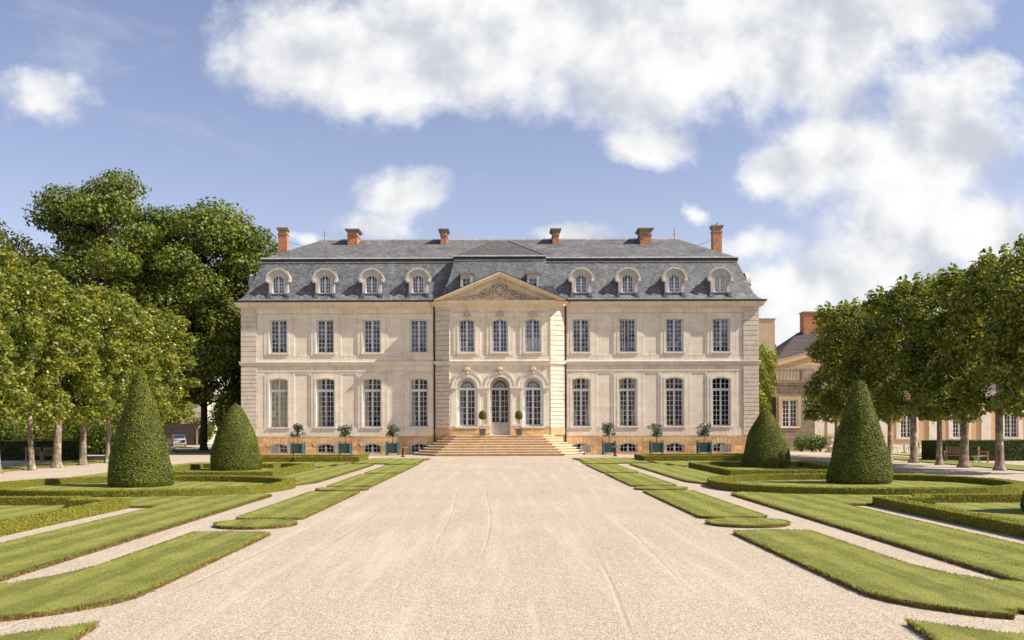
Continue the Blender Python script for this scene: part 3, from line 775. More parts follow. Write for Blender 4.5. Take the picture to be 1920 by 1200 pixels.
ringband(1.28, 1.6, 16.93, 17.02, 'lead_flashing', leadp, 3.95)
ringband(1.36, 1.6, 16.66, 16.927, 'roof_shade_band', gutter, 3.93)  # dark strip added to stand for the shadow under the flashing
ringband(1.385, 1.6, 16.60, 16.658, 'lead_drip', leadp, 3.93)
for sgn in (-1, 1):
    b = MB(); xa, xb = sorted((sgn * (PH + 0.15), sgn * (END + 0.62)))
    b.box(xa, xb, -0.64, -0.50, 12.992, 13.10)
    xa = sgn * END + (0.50 if sgn > 0 else -0.64); b.box(xa, xa + 0.14, -0.49, DEPTH, 12.992, 13.10)
    b.build('gutter', gutter, cha)
b = MB()
for k in range(30):
    xa = -RX - 0.3 + k * (2 * RX + 0.6) / 30; b.box(xa + 0.02, xa + (2 * RX + 0.6) / 30 - 0.02, 7.9, 8.1, ZR - 0.05, ZR + 0.045 + 0.012 * (k % 3))
b.build('ridge_capping', leadp, cha)
for x in (-RX + 0.25, RX - 0.25):
    b = MB(); b.lathe([(0.14, 0), (0.10, 0.10), (0.055, 0.16), (0.05, 0.42), (0.12, 0.46), (0.05, 0.52), (0.035, 0.62), (0.10, 0.68), (0.035, 0.76), (0.03, 0.9), (0.075, 0.94), (0.02, 1.0), (0.008, 1.18)], (x, 8, ZR), 10)
    b.build('finial', lead, cha, True)

# chimneys
def chimney(x, y, w_, d_, z0, z1, cap=0.22):
    zc = z1 - 0.62
    m = MB(); m.box(x - w_ / 2, x + w_ / 2, y - d_ / 2, y + d_ / 2, z0, zc)
    c = m.build('chimney', brickm, cha)
    k = MB(); k.box(x - w_ / 2 - 0.05, x + w_ / 2 + 0.05, y - d_ / 2 - 0.05, y + d_ / 2 + 0.05, zc, zc + 0.09)
    k.build('band', capm, c)
    k = MB(); k.box(x - w_ / 2 + 0.01, x + w_ / 2 - 0.01, y - d_ / 2 + 0.01, y + d_ / 2 - 0.01, zc + 0.09, zc + 0.36)
    k.build('neck', brickm, c)
    k = MB()
    for i, (o_, za, zb_) in enumerate(((0.04, 0.36, 0.43), (0.10, 0.43, 0.50), (cap * 0.8, 0.50, 0.56), (cap, 0.56, 0.64))):
        k.box(x - w_ / 2 - o_, x + w_ / 2 + o_, y - d_ / 2 - o_, y + d_ / 2 + o_, zc + za, zc + zb_)
    k.build('cap', capm, c)
    return c
for x, w_, d_ in ((-13.45, 0.90, 1.9), (-5.12, 0.55, 1.7), (5.13, 0.56, 1.7), (13.35, 1.0, 1.9)): chimney(x, 7.0, w_, d_, 18.6, 20.42)
chimney(-20.25, 8.4, 0.82, 0.9, 17.0, 20.95, 0.12); chimney(20.3, 8.4, 0.84, 0.9, 17.0, 21.05, 0.14)
MB().tube([(-19.9, 8.4, 19.7), (-17.6, 8.3, 19.15)], 0.012, 4).build('stay_wire', iron, cha); MB().tube([(19.9, 8.4, 19.8), (18.0, 8.0, 19.0)], 0.014, 4).build('stay_wire', iron, cha)

# arched dormers
def make_dormer(shut=False):
    zc = 14.84
    b = MB()
    face = outline(1.62, 13.75, zc + 0.81, 'round')
    b.plate(face, [outline(1.06, 13.78, zc + 0.48, 'round')[::-1]], 0.0, 0.32)
    for ra, rb, y in ((0.75, 0.93, -0.05), (0.93, 1.10, -0.16)):
        ring = arc(0, zc, rb, 0, 180, 24) + arc(0, zc, ra + 0.002, 180, 0, 24); b.plate(ring, [], y, 0.22)
    for sg in (-1, 1):
        b.lathe([(0.02, -0.02), (0.10, -0.02), (0.15, 0.0), (0.15, 0.22), (0.02, 0.22)], (0, 0, 0), 12, lambda x, y, z, sg=sg: (sg * 0.93 + x, z - 0.19, zc - 0.05 + y))
        b.box(*sorted((sg * 0.56, sg * 0.80)), -0.04, 0.02, 13.78, zc - 0.12)
    d = b.build('dormer', dormst, cha)
    b = MB()       # slate-hung body, barrel roof in lead
    b.box(-0.80, 0.80, 0.03, 0.5, 13.36, 13.749)
    for sg in (-1, 1):
        b.box(*sorted((sg * 0.62, sg * 0.90)), -0.10, 0.10, 13.36, 13.77); b.box(*sorted((sg * 0.70, sg * 0.96)), -0.17, -0.10, 13.36, 13.52)
        b.box(*sorted((sg * 0.74, sg * 0.80)), 0.33, 1.8, 13.4, zc)
    b.build('slate_cheek', slate, d)
    b = MB()
    ring = arc(0, zc, 0.97, 0, 180, 24) + arc(0, zc, 0.86, 180, 0, 24); b.plate(ring, [], 0.225, 2.6)
    for sg in (-1, 1): b.box(*sorted((sg * 0.80, sg * 0.97)), 0.225, 2.6, zc - 0.06, zc - 0.001)
    b.build('barrel_roof', lead, d)
    wnd = make_window(1.06, 13.78, zc + 0.48, 'round', 0, rows=5, recess=0.10, outer=0.06, deep=0.9, rm=0.12, curtain=('full', cloth) if shut else None)
    kids = [c for c in COL.objects if c.parent is wnd]
    wnd.parent = d
    for k in kids:      # keep thing > part > sub-part
        k.parent = d
    return d
dm = make_dormer(); ds = make_dormer(True)
used = False
for i, x in enumerate(XS):
    if i == 7: ds.location = (x - 0.05, 0.12, 0); ds['label'] = 'dormer with its curtain drawn'; continue
    o = dm if not used else dup(dm); used = True; o.location = (x + 0.03 * (1 if x > 0 else -1), 0.12, 0)
o = dup(dm); o.location = (-END + 0.12, 3.6, 0); o.rotation_euler = (0, 0, -PI / 2)
o = dup(dm); o.location = (END - 0.12, 3.6, 0); o.rotation_euler = (0, 0, PI / 2)
# two small square dormers above the pediment
def small_dormer(x):
    y = -0.72
    b = MB(); b.plate([(x - 0.5, 14.0), (x + 0.5, 14.0), (x + 0.5, 15.22), (x - 0.5, 15.22)], [[(x - 0.34, 14.22), (x + 0.34, 14.22), (x + 0.34, 14.92), (x - 0.34, 14.92)][::-1]], y, y + 0.3)
    b.box(x - 0.58, x + 0.58, y - 0.07, y + 0.3, 15.22, 15.29)
    d = b.build('small_dormer', dormst, cha)
    b = MB(); b.add([(x - 0.64, y - 0.12, 15.292), (x + 0.64, y - 0.12, 15.292), (x + 0.64, 1.4, 15.292), (x - 0.64, 1.4, 15.292), (x - 0.3, y + 0.35, 15.52), (x + 0.3, y + 0.35, 15.52), (x + 0.3, 1.4, 15.52), (x - 0.3, 1.4, 15.52)], [(0, 1, 5, 4), (1, 2, 6, 5), (3, 0, 4, 7), (4, 5, 6, 7), (3, 2, 1, 0)])
    b.build('hood', tilem, d)
    b = MB(); b.box(x - 0.49, x - 0.44, y + 0.3, 1.2, 14.0, 15.2); b.box(x + 0.44, x + 0.49, y + 0.3, 1.2, 14.0, 15.2); b.build('slate_cheek', slate, d)
    b = MB()
    for xa, xb, za, zb_ in ((-0.34, 0.34, 14.22, 14.28), (-0.34, 0.34, 14.86, 14.92), (-0.34, -0.28, 14.28, 14.86), (0.28, 0.34, 14.28, 14.86), (-0.02, 0.02, 14.28, 14.86), (-0.28, -0.02, 14.55, 14.59), (0.02, 0.28, 14.55, 14.59)): b.box(x + xa, x + xb, y + 0.08, y + 0.13, za, zb_)
    b.build('window_frame', paint, d)
    b = MB(); b.add([(x - 0.33, y + 0.11, 14.23), (x + 0.33, y + 0.11, 14.23), (x + 0.33, y + 0.11, 14.91), (x - 0.33, y + 0.11, 14.91)], [(0, 1, 2, 3)]); b.build('pane', glass, d)
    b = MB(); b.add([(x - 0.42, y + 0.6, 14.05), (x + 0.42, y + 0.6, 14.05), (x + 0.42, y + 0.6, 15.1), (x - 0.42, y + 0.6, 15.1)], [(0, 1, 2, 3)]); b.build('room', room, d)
small_dormer(-2.82); small_dormer(2.80)

# downpipes in the two corners beside the pavilion
for sgn in (-1, 1):
    b = MB(); x = sgn * (PH + 0.12)
    b.tube([(x, -0.15, 0.3), (x, -0.15, 12.3), (x + sgn * 0.02, -0.45, 12.75)], 0.065, 8)
    for z in (1.6, 4.6, 7.6, 10.4): b.tube([(x, -0.15, z), (x, -0.15, z + 0.12)], 0.09, 8)
    b.build('downpipe', copper, cha)

# entrance steps: eight low treads wrapping the pavilion
st_root = MB(); NS = 8; rise = 1.645 / NS
rs = random.Random(9)
for k in range(NS):
    o_ = (NS - 1 - k) * 0.37
    zt = rise * (k + 1)
    pts = [(-4.55 - o_, 0.0 if o_ > 1.0 else -0.3), (-4.55 - o_, -0.9 - o_ * 0.25), (-3.6 - o_ * 0.62, -2.0 - o_), (3.6 + o_ * 0.62, -2.0 - o_), (4.55 + o_, -0.9 - o_ * 0.25), (4.55 + o_, 0.0 if o_ > 1.0 else -0.3)]
    pr_ = [(x * 0.997, y) for x, y in pts]; s_ = MB(); s_.prism(pr_, zt - rise + 0.001, zt - 0.05); stp = s_.build('step', stepm, cha)
    nose = [(x + (0.03 if x > 0 else -0.03), y - (0.06 if y < -0.5 else 0)) for x, y in pts]
    s_ = MB(); s_.prism(nose, zt - 0.05, zt); s_.build('tread', treadm, stp)
# ================================================================== ground, gravel, lawns
def D(d): return d - CD        # distance from the camera -> world y


gm = bpy.data.materials.new('gravel'); gm.use_nodes = True; t = NT(gm.node_tree)
pos = t.n('ShaderNodeNewGeometry').outputs['Position']
v1 = t.n('ShaderNodeTexVoronoi', i_Vector=pos, i_Scale=38.0); v2 = t.n('ShaderNodeTexVoronoi', i_Vector=pos, i_Scale=75.0)
c = t.mix(t.ramp(t.noise(pos, 0.25, 5, 0.6), 0.35, 0.65), (0.39, 0.312, 0.225), (0.435, 0.353, 0.262))
c = t.mix(t.ramp(t.noise(t.v('MULTIPLY', pos, (1.4, 0.16, 1)), 1.1, 6, 0.6, 0.4), 0.45, 0.75, 0, 0.6), c, (0.37, 0.29, 0.205))
sx = t.n('ShaderNodeSeparateXYZ', i_0=v1.outputs['Color'])
c = t.mix(t.ramp(sx.outputs[0], 0.0, 1.0, 0.0, 0.55), c, t.mix(sx.outputs[1], (0.24, 0.185, 0.135), (0.78, 0.69, 0.56)))
c = t.mix(t.ramp(t.n('ShaderNodeSeparateXYZ', i_0=v2.outputs['Color']).outputs[2], 0.84, 0.95, 0, 0.85), c, (0.14, 0.105, 0.08))
# wheel ruts and rake lines: the same wandering pair of tracks everywhere along the drive
c = t.mix(t.ramp(t.noise(t.v('MULTIPLY', pos, (2.2, 0.10, 1)), 1.0, 5, 0.65), 0.48, 0.70, 0, 0.45), c, (0.54, 0.45, 0.345))
px_ = t.n('ShaderNodeSeparateXYZ', i_0=pos)
wob = t.m('ADD', px_.outputs[0], t.m('MULTIPLY', t.noise(t.v('MULTIPLY', pos, (0.012, 0.022, 0)), 1.0, 2), 3.5))
rut = t.m('ABSOLUTE', t.m('SINE', t.m('MULTIPLY', wob, 2.9)))
rut = t.m('MULTIPLY', t.ramp(rut, 0.0, 0.16, 1.0, 0.0), t.ramp(t.noise(t.v('MULTIPLY', pos, (0.5, 0.09, 0)), 1.2, 3), 0.42, 0.62))
fine = t.m('SINE', t.m('ADD', t.m('MULTIPLY', wob, 34.0), t.m('MULTIPLY', t.noise(pos, 3.0, 3), 5.0)))
hh = t.m('ADD', t.m('MULTIPLY', v1.outputs[0], -0.9), t.m('MULTIPLY', t.noise(pos, 5.0, 6, 0.7), 0.9))
hh = t.m('ADD', hh, t.m('MULTIPLY', rut, -0.8)); hh = t.m('ADD', hh, t.m('MULTIPLY', t.m('MULTIPLY', fine, 0.10), t.ramp(t.noise(pos, 0.5, 2), 0.45, 0.6)))
bp = t.n('ShaderNodeBump', i_Strength=0.7, i_Distance=0.016, i_Height=hh)
c = t.mix(t.m('MULTIPLY', rut, 0.10), c, (0.36, 0.30, 0.23))
b_ = t.n('ShaderNodeBsdfPrincipled', i_Base_Color=c, i_Roughness=0.95, i_Normal=bp.outputs[0]); b_.inputs['Specular IOR Level'].default_value = 0.15
t.n('ShaderNodeOutputMaterial', i_0=b_.outputs[0])


def lawn_material(name, stripes=True, g1=(0.145, 0.155, 0.024), g2=(0.225, 0.222, 0.045)):
    m = bpy.data.materials.new(name); m.use_nodes = True; t = NT(m.node_tree)
    pos = t.n('ShaderNodeNewGeometry').outputs['Position']
    c = t.mix(t.ramp(t.noise(pos, 0.9, 6, 0.65), 0.3, 0.7), g1, g2)
    if stripes:
        s = t.n('ShaderNodeSeparateXYZ', i_0=pos)
        ph = t.m('ADD', t.m('MULTIPLY', t.m('ABSOLUTE', s.outputs[0]), 2 * PI / 0.84), t.m('MULTIPLY', t.noise(pos, 0.5, 3), 3.0))
        st = t.ramp(t.m('SINE', ph), -0.5, 0.5)
        c = t.mix(t.m('MULTIPLY', st, 0.7), c, t.mix(1.0, c, (1.6, 1.48, 1.7), 'MULTIPLY'))
        c = t.mix(t.ramp(t.noise(t.v('MULTIPLY', pos, (5.0, 0.55, 1)), 1.0, 6, 0.65), 0.48, 0.72, 0, 0.6), c, (0.36, 0.34, 0.12))
    c = t.mix(t.ramp(t.noise(pos, 7.0, 6, 0.7), 0.52, 0.72, 0, 0.45), c, (0.32, 0.32, 0.09))
    c = t.mix(t.ramp(t.noise(t.v('MULTIPLY', pos, (1, 1, 1)), 60.0, 3, 0.7), 0.4, 0.65, 0, 0.55), c, (0.075, 0.11, 0.018))
    # cut edge of the turf: brown thatch and earth
    nz = t.n('ShaderNodeSeparateXYZ', i_0=t.n('ShaderNodeNewGeometry').outputs['True Normal']).outputs[2]
    c = t.mix(t.ramp(nz, 0.1, 0.5, 1, 0), c, t.mix(t.ramp(t.noise(pos, 9, 5, 0.7), 0.35, 0.65), (0.13, 0.075, 0.03), (0.22, 0.18, 0.05)))
    bp = t.n('ShaderNodeBump', i_Strength=0.9, i_Distance=0.03, i_Height=t.noise(pos, 45.0, 4, 0.7))
    b_ = t.n('ShaderNodeBsdfPrincipled', i_Base_Color=c, i_Roughness=0.85, i_Normal=bp.outputs[0]); b_.inputs['Specular IOR Level'].default_value = 0.2
    t.n('ShaderNodeOutputMaterial', i_0=b_.outputs[0]); return m


lawnm = lawn_material('lawn_grass')
b = MB(); b.add([(-900, -200, 0), (900, -200, 0), (900, 1600, 0), (-900, 1600, 0)], [(0, 1, 2, 3)])
tag(b.build('ground', gm), kind='structure')
TURF = 0.075


def mirror(poly, s): return poly if s > 0 else [(-x, d) for x, d in poly][::-1]


def densify(poly, step=0.12):
    out = []
    for i, (x, d) in enumerate(poly):
        x2, d2 = poly[(i + 1) % len(poly)]; L = math.hypot(x2 - x, d2 - d); k = max(1, int(L / step))
        out += [(x + (x2 - x) * j / k, d + (d2 - d) * j / k) for j in range(k)]
    return out


LAWNS = []


def lawn(poly, s, h=TURF, step=0.10, rough=0.022, fringe=True):
    poly = mirror(poly, s); p2 = densify(poly, step)
    n = len(p2); r_ = random.Random(int(abs(poly[0][0]) * 100 + poly[0][1] * 10 + s))
    q = []
    for i, (x, d) in enumerate(p2): q.append((x + r_.uniform(-rough, rough), D(d + r_.uniform(-rough, rough))))
    b = MB(); b.prism(q, -0.02, h)
    o = b.build('lawn', lawnm); tag(o, kind='structure'); LAWNS.append((poly, h, fringe)); return o


def disc(cx, cd, r, n=40): return [(cx + r * math.cos(2 * PI * i / n), cd + r * math.sin(2 * PI * i / n)) for i in range(n)]


XI, XO = 5.2, 6.92           # inner strip
XL = 7.9                     # outer lawns start
for s in (-1, 1):
    # strip A flares out along a curve at its near end; a further bed starts in front of it
    near = [(XI, 14.6), (XI + 0.03, 14.1), (XI + 0.16, 13.65), (XI + 0.42, 13.2), (XI + 0.85, 12.7), (XI + 1.2, 12.45), (XI + 1.25, 12.75), (XI + 1.5, 12.85), (XI + 1.75, 12.5), (XI + 3.0, 12.3), (XI + 4.5, 12.6), (XI + 4.5, 14.6), (XI + 3.1, 14.9), (XO + 0.55, 15.2), (XO + 0.2, 15.9), (XO, 17.0)]
    lawn([(XI, 22.3), *near, (XO, 22.4), (6.06, 22.6)], s)
    lawn([(4.95, 12.15), (4.80, 10.9), (4.6, 8.0), (8.0, 8.0), (8.0, 11.2), (6.4, 11.15), (5.7, 11.35), (5.2, 11.85)], s)
    lawn(disc(6.07, 24.55, 0.98), s)
    lawn([(XI, 26.1), (5.55, 25.75), (6.07, 25.9), (6.6, 25.75), (XO, 26.0), (XO, 36.2), (XI, 36.4)], s)
    lawn(disc(6.07, 38.0, 0.98), s)
    lawn([(XI, 39.5), (6.07, 39.25), (XO, 39.5), (XO, 49.5), (XI, 49.8)], s)
    lawn([(XI, 50.6), (XO, 50.4), (XO, 60.6), (6.1, 61.0), (XI, 61.2)], s)
    # outer lawns
    lawn([(XL, 10.0), (10.25, 10.0), (10.25, 29.9), (12.5, 30.1), (12.7, 31.6), (20.3, 31.6), (20.3, 34.0), (10.2, 34.0), (8.6, 35.4), (XL + 0.1, 34.6)], s)
    lawn([(XL, 42.6), (8.6, 40.2), (9.6, 42.0), (11.3, 44.0), (14.0, 45.2), (20.3, 45.2), (20.3, 46.4), (10.4, 46.4), (10.3, 61.5), (8.3, 62.3), (XL, 61.3)], s)
    lawn([(XI, 62.2), (XO + 0.2, 62.4), (XO + 0.5, 63.2), (9.6, 63.6), (9.3, 73.0), (XI, 72.6), (XI + 0.25, 68.5)], s)
    lawn([(9.9, 71.6), (20.3, 71.6), (20.3, 73.6), (9.9, 73.6)], s)
    lawn([(9.9, 58.6), (18.2, 58.6), (18.2, 47.0), (20.3, 47.0), (20.3, 66.0), (9.9, 66.0)], s)
    # insides of the box parterres
    for poly in ([(11.36, 9.3), (17.8, 9.3), (17.8, 30.4), (13.1, 30.4), (12.75, 29.18), (11.36, 29.18)], [(11.3, 47.45), (17.1, 47.45), (17.1, 57.0), (11.25, 57.0)], [(10.0, 67.9), (19.1, 67.9), (19.1, 70.8), (10.0, 70.8)]):
        lawn(poly, s, 0.05)
    lawn([(13.95 + 5.3 * math.cos(a), 38.8 + 4.6 * math.sin(a)) for a in [2 * PI * i / 48 for i in range(48)]], s, 0.05)
    # turf under and beyond the avenue of planes
    lawn([(27.1, 40), (29.9, 40), (30.2, 57), (29.9, 78.5), (27.1, 78.5)], s, 0.06, 0.5, 0.08)
    lawn([(31.6, 74.5), (60, 74.5), (60, 82.0), (31.6, 82.0)], s, 0.05, 0.6, 0.05)
lawn([(17.5, 92.5), (45, 92.5), (45, 103), (17.5, 103)], -1, 0.06, 0.6, 0.05)
lawn([(36, 90.5), (70, 90.5), (70, 118), (36, 118)], -1, 0.06, 0.6, 0.05)


def blade_material():
    m = leaf_mat('grass_blades', [(0.0, (0.10, 0.12, 0.016)), (0.5, (0.215, 0.22, 0.035)), (0.9, (0.42, 0.39, 0.12)), (1.0, (0.42, 0.33, 0.14))], 0.3, 0.7, 1.6, 0.2)
    t = m.node_tree; pr = [n_ for n_ in t.nodes if n_.type == 'BSDF_PRINCIPLED'][0]; cr = [n_ for n_ in t.nodes if n_.type == 'VALTORGB'][0]
    q = NT.__new__(NT); q.t = t
    pos = q.n('ShaderNodeNewGeometry').outputs['Position']; s = q.n('ShaderNodeSeparateXYZ', i_0=pos)
    ph = q.m('ADD', q.m('MULTIPLY', q.m('ABSOLUTE', s.outputs[0]), 2 * PI / 0.84), q.m('MULTIPLY', q.noise(pos, 0.5, 3), 3.0))
    st = q.ramp(q.m('SINE', ph), -0.5, 0.5, 0.68, 1.40)
    c = q.mix(1.0, cr.outputs[0], q.n('ShaderNodeCombineXYZ', i_0=st, i_1=st, i_2=st).outputs[0], 'MULTIPLY')
    t.links.new(c, pr.inputs['Base Color']); return m


# individual grass blades on the beds that can be seen close to, and a fringe along every cut edge
def inside(P, poly):
    x, y = P[:, 0], P[:, 1]; r_ = np.zeros(len(P), bool); n = len(poly)
    for i in range(n):
        x1, y1 = poly[i]; x2, y2 = poly[(i + 1) % n]
        if y1 == y2: continue
        c_ = ((y1 > y) != (y2 > y)) & (x < (x2 - x1) * (y - y1) / (y2 - y1) + x1); r_ ^= c_
    return r_


BC, EC = [], []
for poly, h, fr_ in LAWNS:
    a = np.array(poly); x0, y0 = a.min(0); x1, y1 = a.max(0)
    if y0 < 45 and abs(x0) < 21 and h > 0.055:
        y1c = min(y1, 46); n = int((x1 - x0) * (y1c - y0) * 600)
        P = np.stack([rng.uniform(x0, x1, n), rng.uniform(y0, y1c, n)], 1)
        vis = (np.abs(P[:, 0]) < P[:, 1] * 0.54 + 0.5) & (P[:, 1] > 10.2)
        keep = rng.random(n) < np.clip((17 / np.maximum(P[:, 1], 1)) ** 1.6, 0.05, 1)
        P = P[vis & keep]; P = P[inside(P, poly)]
        BC.append(np.column_stack([P, np.full(len(P), h), np.ones(len(P))]))
    if fr_ and y0 < 66 and abs(x0) < 21:
        for i in range(len(poly)):
            p, q = np.array(poly[i]), np.array(poly[(i + 1) % len(poly)]); L = np.linalg.norm(q - p)
            dist = max((p[1] + q[1]) / 2, 9); n = int(L * 260 * min(1, 18 / dist))
            if n:
                tt = rng.random((n, 1)); E = p + (q - p) * tt + rng.normal(0, 0.02, (n, 2))
                BC.append(np.column_stack([E, h * rng.uniform(0.8, 1.0, n), np.full(n, 2.0)]))
            n = int(L * 340 * min(1, 20 / dist))
            if n:
                tt = rng.random((n, 1)); E = p + (q - p) * tt + rng.normal(0, 0.022, (n, 2))
                EC.append(np.column_stack([E, h * rng.uniform(0.0, 0.85, n)]))
P = np.concatenate(BC); n = len(P)
dist = P[:, 1]
wd = 0.003 + 0.00022 * dist; ht = np.where(P[:, 3] > 1.5, 0.028, 0.016) * rng.uniform(0.5, 1.4, n) + 0.0001 * dist
base = np.column_stack([P[:, 0], P[:, 1] - CD, P[:, 2] - 0.008])
an = rng.uniform(0, 2 * PI, n); sd = np.column_stack([np.cos(an), np.sin(an), np.zeros(n)]) * wd[:, None]
ln = np.column_stack([rng.normal(0, 0.5, n), rng.normal(0, 0.5, n), np.ones(n)]) * ht[:, None]
V = np.stack([base - sd, base + sd, base + ln + sd * 0.25, base + ln - sd * 0.25], 1)
lf_grass = blade_material()
tag(link_mesh('grass', quads_mesh('grass', V, lf_grass)), 'short mown grass blades on the striped lawn beds beside the gravel drive', 'grass', kind='stuff')

P = np.concatenate(EC); n = len(P); base = np.column_stack([P[:, 0], P[:, 1] - CD, P[:, 2]]); an = rng.uniform(0, 2 * PI, n)
sd = np.column_stack([np.cos(an), np.sin(an), np.zeros(n)]) * (0.004 + 0.00025 * P[:, 1:2]); ln = np.column_stack([rng.normal(0, 0.014, n), rng.normal(0, 0.014, n), rng.uniform(0.004, 0.026, n)])
lf_edge = leaf_mat('dry_turf', [(0.0, (0.12, 0.065, 0.03)), (0.5, (0.25, 0.15, 0.065)), (0.8, (0.36, 0.25, 0.11)), (1.0, (0.22, 0.22, 0.05))], 0.2, 0.8, 1.5, 0.1)
tag(link_mesh('turf_fringe', quads_mesh('turf_fringe', np.stack([base - sd, base + sd, base + ln + sd * 0.3, base + ln - sd * 0.3], 1), lf_edge)), 'dry brown thatch hanging out along the cut edges of the lawn beds', 'grass', kind='stuff')

# loose pebbles and grit on the near part of the drive
n = 34000
dd = 10.6 + 26 * rng.random(n) ** 1.7; xx = rng.uniform(-1, 1, n) * np.minimum(dd * 0.53, 5.15)
sz = rng.uniform(0.003, 0.009, n) * (0.8 + dd * 0.02)
cc = np.column_stack([xx, dd - CD, sz * 0.5])
a1 = rng.uniform(0, 2 * PI, n); t1 = np.column_stack([np.cos(a1), np.sin(a1), rng.uniform(-0.2, 0.2, n)]) * sz[:, None]
t2 = np.column_stack([-np.sin(a1), np.cos(a1), rng.uniform(-0.2, 0.5, n)]) * (sz * 0.7)[:, None]
up_ = np.array([0, 0, 1.0]) * sz[:, None]
tops = cc + up_ * 0.6
V = np.concatenate([np.stack([cc - t1, cc - t2, tops, tops], 1), np.stack([cc - t2, cc + t1, tops, tops], 1), np.stack([cc + t1, cc + t2, tops, tops], 1), np.stack([cc + t2, cc - t1, tops, tops], 1)])
pm = mat('pebble', (0.62, 0.53, 0.42), (0.30, 0.24, 0.19), 40, 0.9)
tag(link_mesh('pebbles', quads_mesh('pebbles', V[:, [0, 1, 2, 3]], pm)), 'fine loose pebbles scattered over the near gravel drive', 'gravel', kind='stuff')


# ================================================================== clipped hedges
def offset(poly, o, closed):
    n = len(poly); out = []
    for i in range(n):
        p = Vector(poly[i])
        a = Vector(poly[i - 1]) if (closed or i > 0) else None; c_ = Vector(poly[(i + 1) % n]) if (closed or i < n - 1) else None
        d0 = (p - a).normalized() if a else None; d1 = (c_ - p).normalized() if c_ else None
        n0 = Vector((d0.y, -d0.x)) if d0 else None; n1 = Vector((d1.y, -d1.x)) if d1 else None
        if n0 is None: m_ = n1
        elif n1 is None: m_ = n0
        else: m_ = n0 + n1; m_ = m_ / max(m_.dot(n0), 0.4)
        out.append((p.x + m_.x * o, p.y + m_.y * o))
    return out


def hedge(path, s, label, w_=0.46, h=0.33, dens=420, size=0.026, closed=True, group='low box hedges of the parterre', cat='hedge', cm=None, lm=None, z0=0.0):
    path = mirror(path, s)
    A, B = offset(path, w_ / 2, closed), offset(path, -w_ / 2, closed)
    n = len(path); b = MB(); k = n if closed else n - 1
    ins = 0.012
    for i in range(k):
        j = (i + 1) % n
        a0, a1, b0_, b1 = [(p[0], D(p[1])) for p in (A[i], A[j], B[i], B[j])]
        b.add([(*a0, z0), (*a1, z0), (*b1, z0), (*b0_, z0), (*a0, h - ins), (*a1, h - ins), (*b1, h - ins), (*b0_, h - ins)], [(4, 5, 6, 7), (0, 1, 5, 4), (2, 3, 7, 6)] + ([] if closed else [(1, 2, 6, 5), (3, 0, 4, 7)]))
    o = b.build('hedge', cm or boxcore)
    o.data.update()
    Cs, Ns = [], []
    for i in range(k):
        j = (i + 1) % n
        pa0, pa1, pb0, pb1 = map(np.array, (A[i], A[j], B[i], B[j]))
        L = np.linalg.norm((pa1 + pb1) / 2 - (pa0 + pb0) / 2); md = max(10, (pa0[1] + pa1[1]) / 2)
        f = dens * min(1.0, (30 / md) ** 1.2)
        d_ = (pa1 - pa0) / max(np.linalg.norm(pa1 - pa0), 1e-6); nn = np.array([d_[1], -d_[0]])
        for side in ('top', 'a', 'b'):
            m_ = int(L * (w_ if side == 'top' else h - z0) * f)
            if m_ < 1: continue
            t_ = rng.random((m_, 1)); 
            if side == 'top':
                u_ = rng.random((m_, 1)); q = (pa0 * (1 - t_) + pa1 * t_) * (1 - u_) + (pb0 * (1 - t_) + pb1 * t_) * u_
                Cs.append(np.column_stack([q[:, 0], q[:, 1] - CD, h + rng.normal(0, 0.010, m_)])); Ns.append(np.tile([0, 0, 1.0], (m_, 1)))
            else:
                e0, e1, sg = (pa0, pa1, 1) if side == 'a' else (pb0, pb1, -1)
                q = e0 * (1 - t_) + e1 * t_ + nn * sg * rng.normal(0, 0.012, (m_, 1))
                Cs.append(np.column_stack([q[:, 0], q[:, 1] - CD, z0 + (h - z0) * rng.random(m_)])); Ns.append(np.tile([nn[0] * sg, nn[1] * sg, 0.1], (m_, 1)))
    if not closed:
        for e, q0, q1 in ((path[0], A[0], B[0]), (path[-1], A[-1], B[-1])):
            m_ = int(w_ * (h - z0) * dens * 0.6); t_ = rng.random((m_, 1)); q = np.array(q0) * (1 - t_) + np.array(q1) * t_
            o_ = np.array(path[1] if e is path[0] else path[-2]) - np.array(e); o_ = -o_ / np.linalg.norm(o_)
            Cs.append(np.column_stack([q[:, 0], q[:, 1] - CD, z0 + (h - z0) * rng.random(m_)])); Ns.append(np.tile([o_[0], o_[1], 0.1], (m_, 1)))
    C, N = np.concatenate(Cs), np.concatenate(Ns)
    sc_ = 1.0 + np.clip((C[:, 1] + CD - 30) / 60, 0, 0.9)
    me = leaves('foliage', C, N, size * 1.15, lm or lf_box, 0.55, 0.7)
    link_mesh('foliage', me, None, o)
    tag(o, label, cat, group); return o


def ell(cx, cd, a, b_, n=44, e=2.25): 
    out = []
    for i in range(n):
        t_ = 2 * PI * i / n; c_, s_ = math.cos(t_), math.sin(t_)
        out.append((cx + a * math.copysign(abs(c_) ** (2 / e), c_), cd + b_ * math.copysign(abs(s_) ** (2 / e), s_)))
    return out


